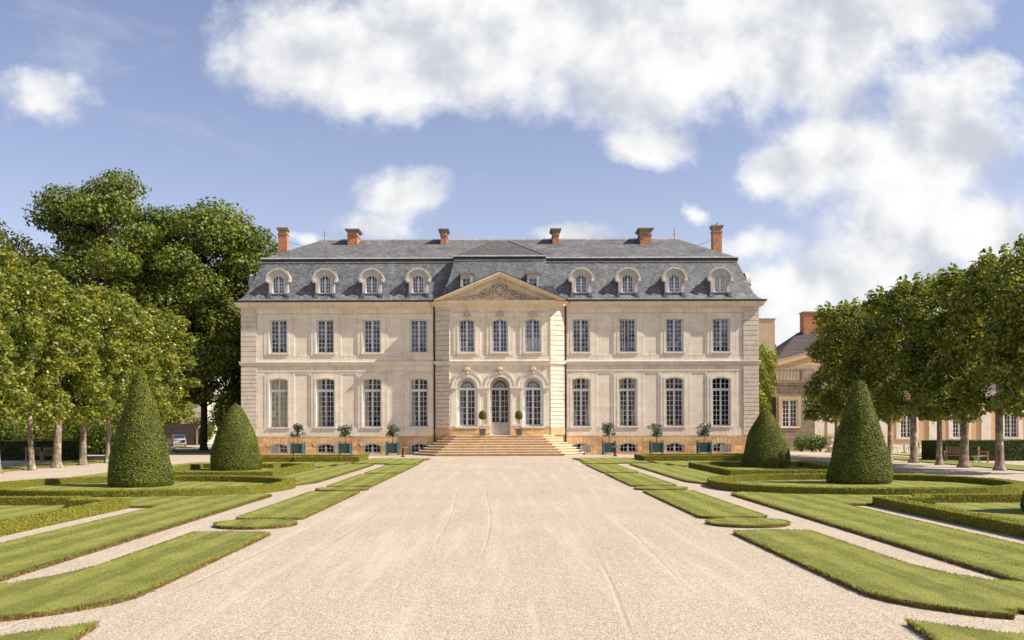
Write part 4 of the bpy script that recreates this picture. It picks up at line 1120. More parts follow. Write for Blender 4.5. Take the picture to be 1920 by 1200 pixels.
side = {-1: 'left', 1: 'right'}
for s in (-1, 1):
    hedge([(11.42, 9.0), (18.0, 9.0), (18.0, 30.9), (13.0, 30.9), (12.7, 29.8), (11.42, 29.8)], s, f'low box hedge with angular corner nearest the camera on the {side[s]} of the drive', 0.46, 0.28, 1500, 0.016)
    hedge(ell(13.95, 38.8, 5.55, 5.0), s, f'low box hedge ring around the tall topiary cone {side[s]} of the drive', 0.46, 0.29, 1500, 0.016)
    hedge([(11.05, 47.25), (17.3, 47.25), (17.3, 57.2), (13.2, 57.2), (12.9, 58.0), (11.0, 57.2)], s, f'low box hedge around the squat topiary cone {side[s]} of the drive', 0.46, 0.31, 1500, 0.018)
    hedge([(9.75, 66.6), (13.6, 66.6), (13.8, 67.6), (19.3, 67.6), (19.3, 71.0), (9.75, 71.0)], s, f'low box hedge in front of the chateau basement {side[s]} of the steps', 0.5, 0.40, 900, 0.024)


# ================================================================== topiary
def surf_leaves(prof, n, size, m, jit=0.45, c=(0, 0, 0), off=0.0, lump=0.045):
    """sample a surface of revolution by area"""
    pr = np.array(prof); seg = np.diff(pr, axis=0); L = np.linalg.norm(seg, axis=1); ar = L * (pr[1:, 0] + pr[:-1, 0]) + 1e-9
    idx = rng.choice(len(seg), n, p=ar / ar.sum()); tt = rng.random(n)
    r_ = pr[idx, 0] + seg[idx, 0] * tt; z = pr[idx, 1] + seg[idx, 1] * tt; a = rng.uniform(0, 2 * PI, n)
    nr, nz = seg[idx, 1] / L[idx], -seg[idx, 0] / L[idx]
    lum = lump * (np.sin(a * 3 + z * 2.3) + np.sin(a * 5 - z * 3.9 + 1)) * 0.5
    r2 = r_ + off + lum + rng.normal(0, 0.014, n)
    C = np.column_stack([r2 * np.cos(a) + c[0], r2 * np.sin(a) + c[1], z + rng.normal(0, 0.014, n) + c[2]])
    N = np.column_stack([nr * np.cos(a), nr * np.sin(a), nz])
    return leaves('foliage', C, N, size, m, jit, 0.6)


def cone(x, d, r, h, prof, label, lean=0.0):
    o = thing('topiary_cone', label, 'topiary', (x, D(d), 0), 0, 'clipped yew cones of the parterre')
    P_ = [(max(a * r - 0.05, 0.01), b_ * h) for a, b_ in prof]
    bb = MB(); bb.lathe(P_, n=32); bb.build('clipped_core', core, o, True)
    link_mesh('foliage', surf_leaves([(a * r, b_ * h) for a, b_ in prof], 42000, 0.026, lf_yew), None, o); return o


TALL = [(0.90, 0.0), (0.97, 0.05), (0.95, 0.12), (0.85, 0.27), (0.70, 0.45), (0.54, 0.61), (0.36, 0.78), (0.25, 0.88), (0.18, 0.94), (0.10, 0.985), (0.01, 1.0)]
SQUAT = [(0.93, 0.0), (0.97, 0.08), (0.95, 0.18), (0.88, 0.34), (0.75, 0.52), (0.58, 0.68), (0.41, 0.80), (0.26, 0.90), (0.14, 0.965), (0.01, 1.0)]
cone(-14.65, 40.4, 1.31, 4.70, TALL, 'tall pointed topiary cone in the ring hedge left of the drive')
cone(14.75, 41.0, 1.32, 4.28, TALL, 'tall pointed topiary cone in the ring hedge right of the drive')
cone(-14.7, 55.1, 1.42, 3.72, SQUAT, 'squat topiary cone beside the left corner of the chateau')
cone(15.1, 56.8, 1.36, 3.36, SQUAT, 'squat topiary cone beside the right corner of the chateau')
cone(15.55, 27.0, 1.30, 2.6, SQUAT, 'clipped topiary cut off by the right edge, in the nearest right hedge')


# ================================================================== trees
def branch(b, p0, p1, r0, r1, seed, sag=0.3, n=5, sides=6):
    r_ = random.Random(seed); pts, rad = [], []
    for i in range(n + 1):
        t_ = i / n; p = Vector(p0).lerp(Vector(p1), t_)
        p += Vector((r_.uniform(-1, 1), r_.uniform(-1, 1), 0.4)) * (sag * math.sin(PI * t_)); pts.append(p); rad.append(r0 + (r1 - r0) * t_)
    b.tube(pts, rad, sides)


def crown(name, blobs, per, size, m, up=0.35, jit=0.6, inner=0.72):
    Cs, Ns = [], []
    for bx, by, bz, rx, ry, rz in blobs:
        n = int(per * (rx * ry * rz) ** (2 / 3)); d_ = unit(rng.normal(0, 1, (n, 3)))
        rr_ = rng.uniform(inner, 1.08, (n, 1)) ** 0.8
        lump = 1 + 0.16 * np.sin(d_[:, :1] * 7 + bx) * np.sin(d_[:, 1:2] * 6 + by) + 0.1 * np.sin(d_[:, 2:] * 9)
        Cs.append(np.array([bx, by, bz]) + d_ * np.array([rx, ry, rz]) * rr_ * lump); Ns.append(d_ + np.array([0, 0, up]))
    return leaves(name, np.concatenate(Cs), np.concatenate(Ns), size, m, jit, 0.66)


def plane_proto(seed, thick):
    r_ = random.Random(seed)
    tb = MB(); lean = r_.uniform(-0.12, 0.12)
    tb.tube([(0, 0, -0.05), (0.0, 0, 0.12), (0.01, 0, 0.5), (lean * 0.5, 0.03, 1.8), (lean, 0.05, 3.2), (lean * 1.2, 0, 5.5), (lean, 0, 8.5)],
            [thick * 2.1, thick * 1.45, thick * 1.05, thick * 0.92, thick * 0.88, thick * 0.5, thick * 0.2], 14)
    for k in range(15):
        a = r_.uniform(0, 2 * PI); z = 2.7 + 0.42 * k; L = r_.uniform(1.2, 2.1)
        branch(tb, (lean, 0, z), (math.cos(a) * L, math.sin(a) * L, z + r_.uniform(0.7, 2.2)), thick * 0.35, 0.025, seed * 50 + k, 0.15)
    blobs = []
    for k in range(66):
        a = r_.uniform(0, 2 * PI); z = 3.15 + 8.2 * ((k + r_.random()) / 66)
        e = 1.0 if z < 9.8 else max(0.35, 1 - (z - 9.8) / 2.6)
        if z < 3.9: e *= 0.85
        q = (r_.uniform(0.2, 1) ** 0.5) * 1.75 * e
        rad = r_.uniform(0.40, 0.78)
        blobs.append((math.cos(a) * q, math.sin(a) * q * 1.05, z, rad, rad, rad * 0.85))
    for k in range(7):
        a = r_.uniform(0, 2 * PI); blobs.append((math.cos(a) * r_.uniform(0, 1.2), math.sin(a) * r_.uniform(0, 1.2), r_.uniform(11.2, 11.9), 0.3, 0.3, 0.5))
    return tb.mesh('trunk', bark, True), crown('crown', blobs, 640, 0.105, lf_plane, 0.35, 0.75, 0.6)


protos = [plane_proto(s_, th) for s_, th in ((1, 0.24), (2, 0.155), (3, 0.21))]
ORD = ['nearest', 'second', 'third', 'fourth', 'fifth', 'sixth', 'seventh', 'eighth', 'ninth', 'tenth']
for s in (-1, 1):
    for k in range(9):
        d = 49.1 + 3.62 * k
        tm = protos[([0, 0, 1, 0, 2, 1, 2, 0, 1, 2] if s < 0 else [2, 2, 0, 1, 2, 1, 0, 2, 1, 0])[k]][0]; cm_ = protos[(k * 2 + (s > 0)) % 3][1]
        loc = (s * ((26.7 if s < 0 else (27.2 if k == 9 else 26.3)) + 0.12 * math.sin(k * 2.3)) , D(d), 0)
        o = thing('plane_tree', f'pleached plane tree with pale mottled trunk, {ORD[k]} from the camera in the {side[s]} avenue row', 'tree', loc, 0, 'plane trees of the two avenue rows')
        link_mesh('trunk', tm, None, o, (0, 0, 0), k * 1.3)
        c_ = link_mesh('crown', cm_, None, o, (0, 0, 0), k * 2.1 + s); c_.scale = ((1.12, 1.12) if not (k == 8 and s < 0) else (1.38, 1.3)) + ( 0.955 + 0.025 * math.sin(k * 1.7 + s),)


def big_tree(seed, x, d, h, rad, base, label, nb=80, leafn=420, size=0.19, m=None, trunk_r=0.5, flat=0.8, group='large park trees behind the left avenue', open_=0.0, low=0):
    r_ = random.Random(seed); o = thing('park_tree', label, 'tree', (x, D(d), 0), 0, group)
    tb = MB(); tb.tube([(0, 0, -0.1), (0, 0, 0.6), (0.1, 0, h * 0.25), (-0.1, 0.1, h * 0.5), (0.1, 0, h * 0.8)], [trunk_r * 1.4, trunk_r, trunk_r * 0.85, trunk_r * 0.6, trunk_r * 0.2], 12)
    blobs = []; cz = (h + base) / 2; rz = (h - base) / 2
    for k in range(nb):
        for _ in range(30):
            v_ = Vector((r_.gauss(0, 1), r_.gauss(0, 1), r_.gauss(0, 1))).normalized(); q = r_.uniform(0.35, 1) ** 0.6
            # crown outline with broad lobes
            lob = 1 + 0.16 * math.sin(3 * math.atan2(v_.y, v_.x) + seed) + 0.10 * math.sin(5 * v_.z + seed * 2)
            p = Vector((v_.x * rad * q * lob * (1.0 - 0.18 * max(v_.z, 0)), v_.y * rad * q * lob, cz + v_.z * rz * q))
            if p.z > base * 0.8 + 0.2: break
        e = r_.uniform(0.6, 1.0) * rad * 0.29
        blobs.append((p.x, p.y, p.z, e * 1.15, e * 1.15, e * flat))
        if k % 2 == 0:
            z0_ = max(base * 0.8 + 1, min(p.z - 1.5 - r_.uniform(0, 2.5), h * 0.75)); branch(tb, (0, 0, z0_), tuple(p), trunk_r * 0.3, 0.05, seed * 97 + k, 0.5, 5, 5)
    for k in range(low):
        a = r_.uniform(0, 2 * PI); q = rad * r_.uniform(0.3, 0.9); e = rad * 0.22
        blobs.append((math.cos(a) * q, math.sin(a) * q, r_.uniform(1.2, base + 1), e, e, e * 0.9))
    tb.build('trunk', darkbark, o, True)
    link_mesh('crown', crown('crown', blobs, leafn / 3.0, size, m or lf_big, 0.45, 0.6, 0.6), None, o)
    return o


big_tree(11, -39.2, 99.0, 27.3, 7.4, 9.5, 'tallest park tree with a dark trunk showing through, left of the round-headed one', 95, 560, 0.17, flat=0.62)
big_tree(12, -30.2, 101.0, 25.4, 8.0, 4.2, 'broad round-headed park tree with dense foliage left of the chateau', 135, 560, 0.17, trunk_r=0.36)
big_tree(13, -24.9, 103.5, 23.0, 4.8, 1.5, 'narrower park tree close behind the left gable and chimney of the chateau', 80, 640, 0.17, low=6)
big_tree(14, -48.5, 98.0, 22.8, 7.4, 5.0, 'lighter airy park tree rising over the left avenue crowns', 60, 520, 0.16, lf_plane, flat=0.6)
big_tree(15, -57.5, 100.0, 27.5, 7.5, 5.0, 'park tree at the far left edge of the view', 80, 520, 0.17)
big_tree(16, -25.6, 98.5, 13.5, 2.6, 1.0, 'lower dark tree beside the left gable of the chateau', 60, 640, 0.15, trunk_r=0.3, low=16)
big_tree(17, -37.5, 108.0, 17.0, 6.0, 4.6, 'dark tree filling the gap behind the two tallest park trees', 70, 500, 0.18)
big_tree(18, 58.0, 112.0, 15.0, 7.0, 3.0, 'green tree beyond the ochre outbuilding on the right', 60, 500, 0.18, group='trees beyond the outbuildings')


# ================================================================== shrubs and tall hedges in the background
def shrub(x, d, w_, h, label, m=None, size=0.06, n=7, group='shrubs beyond the left avenue', seed=0, per=330, z=0.0, dy=None):
    r_ = random.Random(int(x * 10 + d)); o = thing('shrub', label, 'shrub', (x, D(d), z), 0, group)
    bb = MB(); blobs = []
    for k in range(n):
        a = r_.uniform(0, 2 * PI); q = r_.random() ** 0.5 * 0.32 * w_; e = r_.uniform(0.22, 0.34) * min(w_, h * 1.3); zz = r_.uniform(0.25, 0.75) * h
        blobs.append((math.cos(a) * q, math.sin(a) * q, zz, e, e, e)); bb.tube([(0, 0, -0.02), (math.cos(a) * q * 0.5, math.sin(a) * q * 0.5, zz * 0.6), (math.cos(a) * q, math.sin(a) * q, zz)], [0.03, 0.02, 0.01], 5)
    bb.build('stem', darkbark, o); link_mesh('foliage', crown('foliage', blobs, per, size, m or lf_shrub, 0.3, 0.6, 0.5), None, o); return o


for i, (x, d, w_, h, l) in enumerate([(-46, 92, 5, 3.4, 'yellow-green shrub above the dark hedge at the left edge'), (-41.5, 90, 5, 4.2, 'bright shrub behind the hedge between the first trunks on the left'),
                                     (-37.5, 88, 3.2, 5.0, 'upright dark shrub at the end of the left tall hedge'), (-34.5, 89, 4.6, 4.0, 'large-leaved shrub behind the sunlit grass on the left'),
                                     (-33.9, 92, 3.4, 4.4, 'dark shrub left of the tall left topiary cone'), (-50, 95, 6, 5.5, 'tall dark shrub at the far left edge'),
                                     (-38.5, 95, 5, 6.5, 'tall dark shrub behind the large-leaved ones on the left'), (-44.5, 98, 6, 6.5, 'tall shrub mass behind the bright shrub on the left'),
                                     (-30.4, 113, 4.6, 8.0, 'dark shrub under the broad park tree just left of the squat cone'), (-24.6, 104, 4.0, 5.5, 'dark shrub hard against the left gable of the chateau'), (-40.5, 134.5, 7, 3.6, 'added dark shrub standing for the shade inside the arched gateway')]):  # last shrub added to darken the inside of the gateway arch
    shrub(x, d, w_, h, l, lf_yew if i > 7 else [lf_shrub, lf_plane, lf_big][i % 3], 0.10, 26 if i > 7 else 12)
for x0, x1, s_ in ((31.2, 60, -1),):
    hedge([(x0, 74.0), (48.5, 74.0)], -1, 'tall dark clipped hedge behind the two wooden seats on the left', 2.0, 1.42, 260, 0.035, False, 'tall clipped hedges beside the avenue', 'hedge', core, lf_yew)
hedge([(28.9, 67.4), (45.0, 67.4)], 1, 'tall clipped hedge behind the wooden seats on the right', 2.2, 1.36, 420, 0.030, False, 'tall clipped hedges beside the avenue', 'hedge', core, lf_yew)
hedge([(-120, 150), (120, 150)], 1, 'distant line of dark woodland closing the view', 8, 6, 5, 0.5, False, 'distant woodland', 'woodland', core, lf_big)
for i, x in enumerate((27.2, 28.1, 28.9)):
    shrub(x, 90.2, 1.7, 1.5 + 0.15 * (i % 2), f'leafy border shrub under the stone pavilion window, {["left", "middle", "right"][i]} of three', lf_shrub, 0.07, 16, 'border shrubs under the stone pavilion window')
shrub(30.6, 90.0, 1.5, 2.4, 'dark rounded potted shrub beside the stone bench on the right', lf_big, 0.07, 10, 'dark shrubs beside the right urn')
shrub(32.3, 90.0, 1.0, 1.4, 'small dark shrub just right of the right urn', lf_yew, 0.05, 7, 'dark shrubs beside the right urn')
# ================================================================== planters with small citrus trees
def planter(x, label, seed):
    r_ = random.Random(seed)
    o = thing('planter_box', label, 'planter', (x, -2.05, 0), 0, 'green planter boxes along the basement')
    b = MB(); hw = 0.46
    b.box(-hw, hw, -hw, hw, 0.20, 0.98)
    for k in range(6):
        z = 0.22 + 0.125 * k; b.box(-hw + 0.03, hw - 0.03, -hw - 0.012, -hw - 0.001, z, z + 0.11)
    b.build('box', greenbox, o)
    for sx in (-1, 1):
        for sy in (-1, 1):
            b = MB(); px, py = sx * (hw + 0.025), sy * (hw + 0.025)
            b.box(px - 0.05, px + 0.05, py - 0.05, py + 0.05, 0.0, 1.08); b.ball((px, py, 1.14), 0.06, 6); b.build('post', greenpost, o)
    b = MB(); b.box(-hw + 0.05, hw - 0.05, -hw + 0.05, hw - 0.05, 0.981, 1.0); b.build('soil', soil, o)
    tr_ = thing('citrus_tree', label.replace('green planter box', 'small orange tree in the planter'), 'small tree', (x, -2.05, 1.0), 0, 'small orange trees in the planter boxes')
    b = MB(); b.tube([(0, 0, -0.05), (0.02, 0, 0.35), (-0.02, 0.02, 0.8)], [0.035, 0.03, 0.025], 6)
    blobs = []
    for k in range(22):
        a = r_.uniform(0, 2 * PI); q = r_.uniform(0.1, 0.46); z = r_.uniform(0.62, 1.52)
        blobs.append((math.cos(a) * q * 1.15, math.sin(a) * q, z, 0.24, 0.24, 0.2)); b.tube([(-0.02, 0.02, 0.6), (math.cos(a) * q, math.sin(a) * q, z)], [0.02, 0.008], 5)
    b.build('stem', darkbark, tr_)
    link_mesh('foliage', crown('foliage', blobs, 800, 0.058, lf_citrus, 0.4, 0.8, 0.4), None, tr_)


for i, (px, l) in enumerate([(558, 'green planter box furthest left, under the first window from the left corner'), (647, 'green planter box in the middle of the three left of the steps'), (736, 'green planter box nearest the steps on their left'),
                             (1142, 'green planter box nearest the steps on their right'), (1231, 'green planter box in the middle of the three right of the steps'), (1320, 'green planter box furthest right, before the squat cone')]):
    planter((px - 940) * (CD - 2.05) / F, l, i + 40)

# lollipop box trees in square pots beside the door
for px, sd_ in ((905, 'left'), (973, 'right')):
    x = (px - 940) * 82.9 / F; o = thing('potted_topiary', f'ball-headed box tree in a square grey pot {sd_} of the front door', 'potted tree', (x, -1.95, 1.645), 0, 'ball trees flanking the front door')
    b = MB(); b.add([(-0.22, -0.22, 0), (0.22, -0.22, 0), (0.22, 0.22, 0), (-0.22, 0.22, 0), (-0.27, -0.27, 0.5), (0.27, -0.27, 0.5), (0.27, 0.27, 0.5), (-0.27, 0.27, 0.5)], [(3, 2, 1, 0), (4, 5, 6, 7), (0, 1, 5, 4), (1, 2, 6, 5), (2, 3, 7, 6), (3, 0, 4, 7)])
    b.box(-0.30, 0.30, -0.30, 0.30, 0.50, 0.55)
    for k in range(12): a = 2 * PI * k / 12; b.ball((0.13 * math.cos(a), -0.255, 0.27 + 0.13 * math.sin(a)), 0.035, 4)
    b.build('pot', potm, o)
    b = MB(); b.tube([(0, 0, 0.5), (0.01, 0, 1.5)], 0.022, 6); b.build('stem', bark, o)
    b = MB(); prof = [(0.02, 1.33), (0.2, 1.35), (0.29, 1.45), (0.31, 1.6), (0.29, 1.78), (0.22, 1.93), (0.11, 2.02), (0.01, 2.05)]
    b.lathe([(max(r_ - 0.02, 0.01), z) for r_, z in prof], n=18); b.build('clipped_core', core, o, True)
    link_mesh('foliage', surf_leaves(prof, 3500, 0.022, lf_yew, 0.5, lump=0.01), None, o)

# round stone tables on turned pedestals
for px, sd_ in ((755.5, 'left'), (1153.5, 'right')):
    x = (px - 940) * 78.5 / F; o = thing('pedestal_table', f'round dark pedestal table at the lawn edge {sd_} of the steps', 'table', (x, D(78.5), 0), 0, 'round pedestal tables flanking the steps')
    b = MB(); b.lathe([(0.16, 0.0), (0.17, 0.08), (0.08, 0.14), (0.12, 0.30), (0.13, 0.38), (0.06, 0.52), (0.05, 0.62), (0.12, 0.70)], n=16); b.build('pedestal', mat('rusty_iron', (0.16, 0.07, 0.045), (0.09, 0.045, 0.035), 6, 0.8), o, True)
    b = MB(); b.lathe([(0.30, 0.70), (0.40, 0.72), (0.40, 0.77), (0.10, 0.78)], n=24); b.build('top', mat('table_stone', (0.24, 0.20, 0.17), (0.16, 0.13, 0.11), 6, 0.8), o)

# urns with flowers
URN = [(0.36, 0.0), (0.36, 0.16), (0.29, 0.18), (0.29, 0.42), (0.34, 0.46), (0.33, 0.50), (0.14, 0.56), (0.09, 0.66), (0.12, 0.74), (0.25, 0.86), (0.30, 1.00), (0.27, 1.14), (0.20, 1.24), (0.24, 1.32), (0.33, 1.38), (0.33, 1.42), (0.26, 1.40)]
for x, d, l in ((-29.3, 88.0, 'pale stone urn with yellow foliage on the left beside the parked car'), (28.95, 87.6, 'pale stone urn with yellow-green flowers on the right before the stone pavilion')):
    o = thing('garden_urn', l, 'urn', (x, D(d), 0), 0, 'stone flower urns')
    b = MB(); b.box(-0.38, 0.38, -0.38, 0.38, 0, 0.16); b.lathe(URN[2:], n=20); b.build('urn_body', urnm, o, True)
    link_mesh('flowers', crown('flowers', [(0, 0, 1.5, 0.34, 0.34, 0.2), (-0.2, 0, 1.55, 0.18, 0.18, 0.16), (0.22, 0.05, 1.6, 0.16, 0.16, 0.2)], 800, 0.04, leaf_mat('flower_leaves', [(0, (0.12, 0.18, 0.02)), (0.6, (0.42, 0.45, 0.04)), (1, (0.75, 0.66, 0.10))], 0.3), 0.4), None, o)


# wooden garden seats
def seat(x, d, w_, rz, label, arms=True):
    o = thing('garden_bench', label, 'bench', (x, D(d), 0), rz, 'wooden garden seats')
    h = w_ / 2
    b = MB()
    for k in range(5): b.box(-h, h, -0.42 + 0.10 * k, -0.34 + 0.10 * k, 0.42, 0.45)
    b.build('seat', wood, o)
    b = MB(); b.box(-h, h, 0.10, 0.14, 0.90, 0.98); b.box(-h, h, 0.10, 0.14, 0.52, 0.58)
    n = int(w_ / 0.13)
    for k in range(n): xx = -h + 0.08 + (w_ - 0.16) * k / (n - 1); b.box(xx - 0.025, xx + 0.025, 0.105, 0.13, 0.58, 0.90)
    b.build('backrest', wood, o)
    for sx in (-1, 1):
        for y, top in ((-0.42, 0.66), (0.12, 1.02)):
            b = MB(); b.box(sx * h - 0.03, sx * h + 0.03, y - 0.03, y + 0.03, 0, top); b.build('leg', wood, o)
        b = MB(); b.box(sx * h - 0.04, sx * h + 0.04, -0.46, 0.10, 0.662, 0.70); b.build('armrest', wood, o)
    return o


seat(29.5, 64.6, 1.25, R(-38), 'wooden garden seat turned aside, left of the two before the right hedge')
seat(30.75, 63.9, 0.75, R(60), 'wooden garden armchair, right of the two before the right hedge')
seat(-33.4, 71.0, 0.95, R(30), 'wooden garden armchair behind the second trunk of the left avenue')
seat(-31.95, 70.8, 1.15, R(12), 'wooden garden seat between the second and third trunks of the left avenue')
o = thing('low_table', 'low wooden table with pale folding legs before the right garden seats', 'table', (29.9, D(62.6), 0), 0.2)
b = MB()
for k in range(6): b.box(-0.40, 0.40, -0.3 + 0.1 * k, -0.22 + 0.1 * k, 0.42, 0.45)
b.build('top', wood, o)
for sx in (-1, 1):
    b = MB(); b.tube([(sx * 0.3, -0.25, 0), (sx * -0.25, 0.0, 0.42)], 0.022, 6); b.tube([(sx * 0.3, 0.25, 0), (sx * -0.25, 0.1, 0.42)], 0.022, 6); b.build('leg', whitec, o)

# cafe tables and chairs
def cafe_chair(x, d, rz, label):
    o = thing('cafe_chair', label, 'chair', (x, D(d), 0), rz, 'dark iron cafe chairs')
    b = MB(); b.lathe([(0.01, 0.44), (0.20, 0.44), (0.21, 0.46), (0.01, 0.465)], n=16); b.build('seat', iron, o)
    b = MB(); b.tube([(0.19 * math.cos(R(a)), 0.17, 0.62 + 0.22 * math.sin(R(a))) for a in range(0, 181, 20)], 0.016, 5); b.tube([(-0.1, 0.17, 0.46), (0.0, 0.17, 0.84)], 0.012, 5); b.tube([(0.1, 0.17, 0.46), (0.0, 0.17, 0.84)], 0.012, 5); b.tube([(-0.19, 0.17, 0.45), (-0.19, 0.17, 0.62)], 0.016, 5); b.tube([(0.19, 0.17, 0.45), (0.19, 0.17, 0.62)], 0.016, 5); b.build('backrest', iron, o)
    for sx in (-1, 1):
        for sy in (-1, 1):
            b = MB(); b.tube([(sx * 0.14, sy * 0.14, 0.45), (sx * 0.19, sy * 0.19, 0.2), (sx * 0.24, sy * 0.24, 0)], 0.017, 5); b.build('leg', iron, o)
def cafe_table(x, d, label):
    o = thing('cafe_table', label, 'table', (x, D(d), 0), 0, 'dark iron cafe tables')
    b = MB(); b.box(-0.5, 0.5, -0.4, 0.4, 0.72, 0.75); b.build('top', capm, o)
    b = MB(); b.tube([(0, 0, 0.0), (0, 0, 0.72)], 0.04, 8); b.lathe([(0.25, 0), (0.25, 0.03), (0.05, 0.06)], n=12); b.build('pedestal', iron, o)
for px, l in ((1695, 'cafe table left of the third trunk of the right avenue, by the ochre wall'), (1737, 'cafe table between trunks, right of the other one by the ochre wall')): cafe_table((px - 940) * 86 / F, 86.0, l)
for px, rz, l in ((1678, 1.2, 'iron cafe chair leftmost of the four by the ochre wall'), (1705, -1.4, 'iron cafe chair just right of the left cafe table'), (1726, 1.5, 'iron cafe chair just left of the right cafe table'), (1745, -0.6, 'iron cafe chair rightmost by the tall hedge end')): cafe_chair((px - 940) * 86 / F, 86.0, rz, l)

# stone garden bench below the pavilion window
o = thing('stone_bench', 'small pale stone bench on scrolled legs before the stone pavilion', 'bench', (29.6, D(89.0), 0), 0)
b = MB(); b.box(-0.6, 0.6, -0.22, 0.22, 0.44, 0.52); b.build('seat', urnm, o)
for sx in (-1, 1):
    b = MB(); b.tube([(sx * 0.42, 0, 0), (sx * 0.46, 0, 0.12), (sx * 0.34, 0, 0.28), (sx * 0.42, 0, 0.44)], [0.11, 0.08, 0.07, 0.11], 8); b.build('leg', urnm, o, True)


# ================================================================== outbuildings on the right
def simple_window(root, x, z0, z1, w_, yw, rows=6, sill_=True, m=None, cols=2):
    """window built at its wall: frame + pane + dark room"""
    fr = make_window(w_, z0, z1, 'flat', 0, rows=rows, recess=0.12, outer=0.07, deep=1.0, cols=cols, fmat=m or MATS['white_paint'])
    fr.parent = root; fr.location = (x, yw, 0)
    if sill_: sill(fr, w_, z0, 0.10, 0.12)
    return fr
mat('white_paint', (0.72, 0.71, 0.70), (0.66, 0.65, 0.64), 2, 0.5)

# ivy-clad end block attached right behind the chateau
iv = thing('ivy_clad_building', 'tall narrow tan rendered block half covered by ivy, just right of the chateau', 'building', (0, 0, 0))
Yb = 13.0; s_ = (Yb + CD) / F
xA, xB = 21.3, (1453.5 - 940) * s_
ztp = CH + (798 - 598.5) * s_
b = MB(); b.box(xA, xB, Yb, Yb + 5, 0, ztp - 0.1); b.build('wall', tan, iv)
b = MB(); b.box(xA - 0.05, xB + 0.08, Yb - 0.08, Yb + 5.1, ztp - 0.1, ztp); b.build('coping', capm, iv)
n = 17000
zt_at = lambda x: CH + (798 - np.where(x < (1432 - 940) * s_, 640 + 10 * np.sin(x * 4), 652 + (x / s_ + 940 - 1432) * 0.55)) * s_
X = rng.uniform(xA - 0.2, xB + 0.42, n); Z = rng.uniform(0.0, 11.3, n); keep = Z < zt_at(X) + rng.normal(0, 0.10, n); keep &= X < xB + 0.12 + 0.32 * (1 - Z / 11) + 0.08 * np.sin(Z * 3)
X, Z = X[keep], Z[keep]; Y = Yb - 0.06 - 0.16 * rng.random(len(X)) - 0.10 * (1 + np.sin(X * 5 + Z * 2.3)) * 0.5
N = np.tile([0.2, -1.0, 0.35], (len(X), 1))
m2 = 6000; Y2 = rng.uniform(Yb, Yb + 5, m2); Z2 = rng.uniform(0, 10.4, m2)
C2 = np.column_stack([np.full(m2, xB + 0.08) + 0.3 * rng.random(m2) * (1 - Z2 / 12), Y2, Z2])
link_mesh('ivy', leaves('ivy', np.concatenate([np.column_stack([X, Y, Z]), C2]), np.concatenate([N, np.tile([1.0, -0.1, 0.3], (m2, 1))]), 0.085, lf_ivy, 0.45, 0.75), None, iv)

# old stone pavilion with balustrade
sp = thing('stone_pavilion', 'weathered brown stone wall with a tall white window and a balustrade on top', 'building', (0, 0, 0))
Yp = 8.2; s_ = (Yp + CD) / F
X_ = lambda px: (px - 940) * s_
Z_ = lambda py, px=1490: CH + (798 - (py + (px - 940) * 0.003)) * s_
xa, xb = X_(1456.5), X_(1526)
wx = X_(1481); wz0, wz1 = Z_(800), Z_(750); ww = X_(1496) - X_(1466)
b = MB(); b.plate([(xa, 0), (xb, 0), (xb, Z_(718)), (xa, Z_(718))], [[(wx - ww / 2, wz0), (wx + ww / 2, wz0), (wx + ww / 2, wz1), (wx - ww / 2, wz1)][::-1]], Yp, Yp + 0.5)
b.box(xb - 0.5, xb, Yp + 0.5, Yp + 9, 0, Z_(718)); b.build('wall', oldst, sp)
b = MB(); b.plate([(wx - ww / 2 - 0.28, wz0 - 0.12), (wx + ww / 2 + 0.28, wz0 - 0.12), (wx + ww / 2 + 0.28, wz1 + 0.32), (wx - ww / 2 - 0.28, wz1 + 0.32)], [[(wx - ww / 2, wz0), (wx + ww / 2, wz0), (wx + ww / 2, wz1), (wx - ww / 2, wz1)][::-1]], Yp - 0.05, Yp)
b.build('window_surround', tan, sp)
simple_window(sp, wx, wz0, wz1, ww, Yp, 6, True)
b = MB(); b.box(xa - 0.1, xb + 0.12, Yp - 0.22, Yp + 0.5, Z_(718), Z_(712)); b.box(xa, xb + 0.05, Yp - 0.12, Yp + 0.4, Z_(723), Z_(718) - 0.002); b.build('cornice', oldst, sp)
b = MB(); b.box(xa, xb, Yp - 0.06, Yp + 0.34, Z_(695), Z_(691)); b.box(X_(1503), xb, Yp - 0.04, Yp + 0.3, Z_(712) + 0.001, Z_(695) - 0.001)
b.build('handrail', oldst, sp)
zb0, zb1 = Z_(712), Z_(695)
hB = zb1 - zb0
for k in range(9):
    b = MB(); b.lathe([(0.10, 0.0), (0.10, 0.08 * hB), (0.05, 0.16 * hB), (0.11, 0.36 * hB), (0.10, 0.5 * hB), (0.045, 0.8 * hB), (0.09, 0.9 * hB), (0.09, hB - 0.002)], (X_(1458.5) + k * 0.30, Yp + 0.14, zb0), 12)
    b.build('baluster', urnm, sp, True)

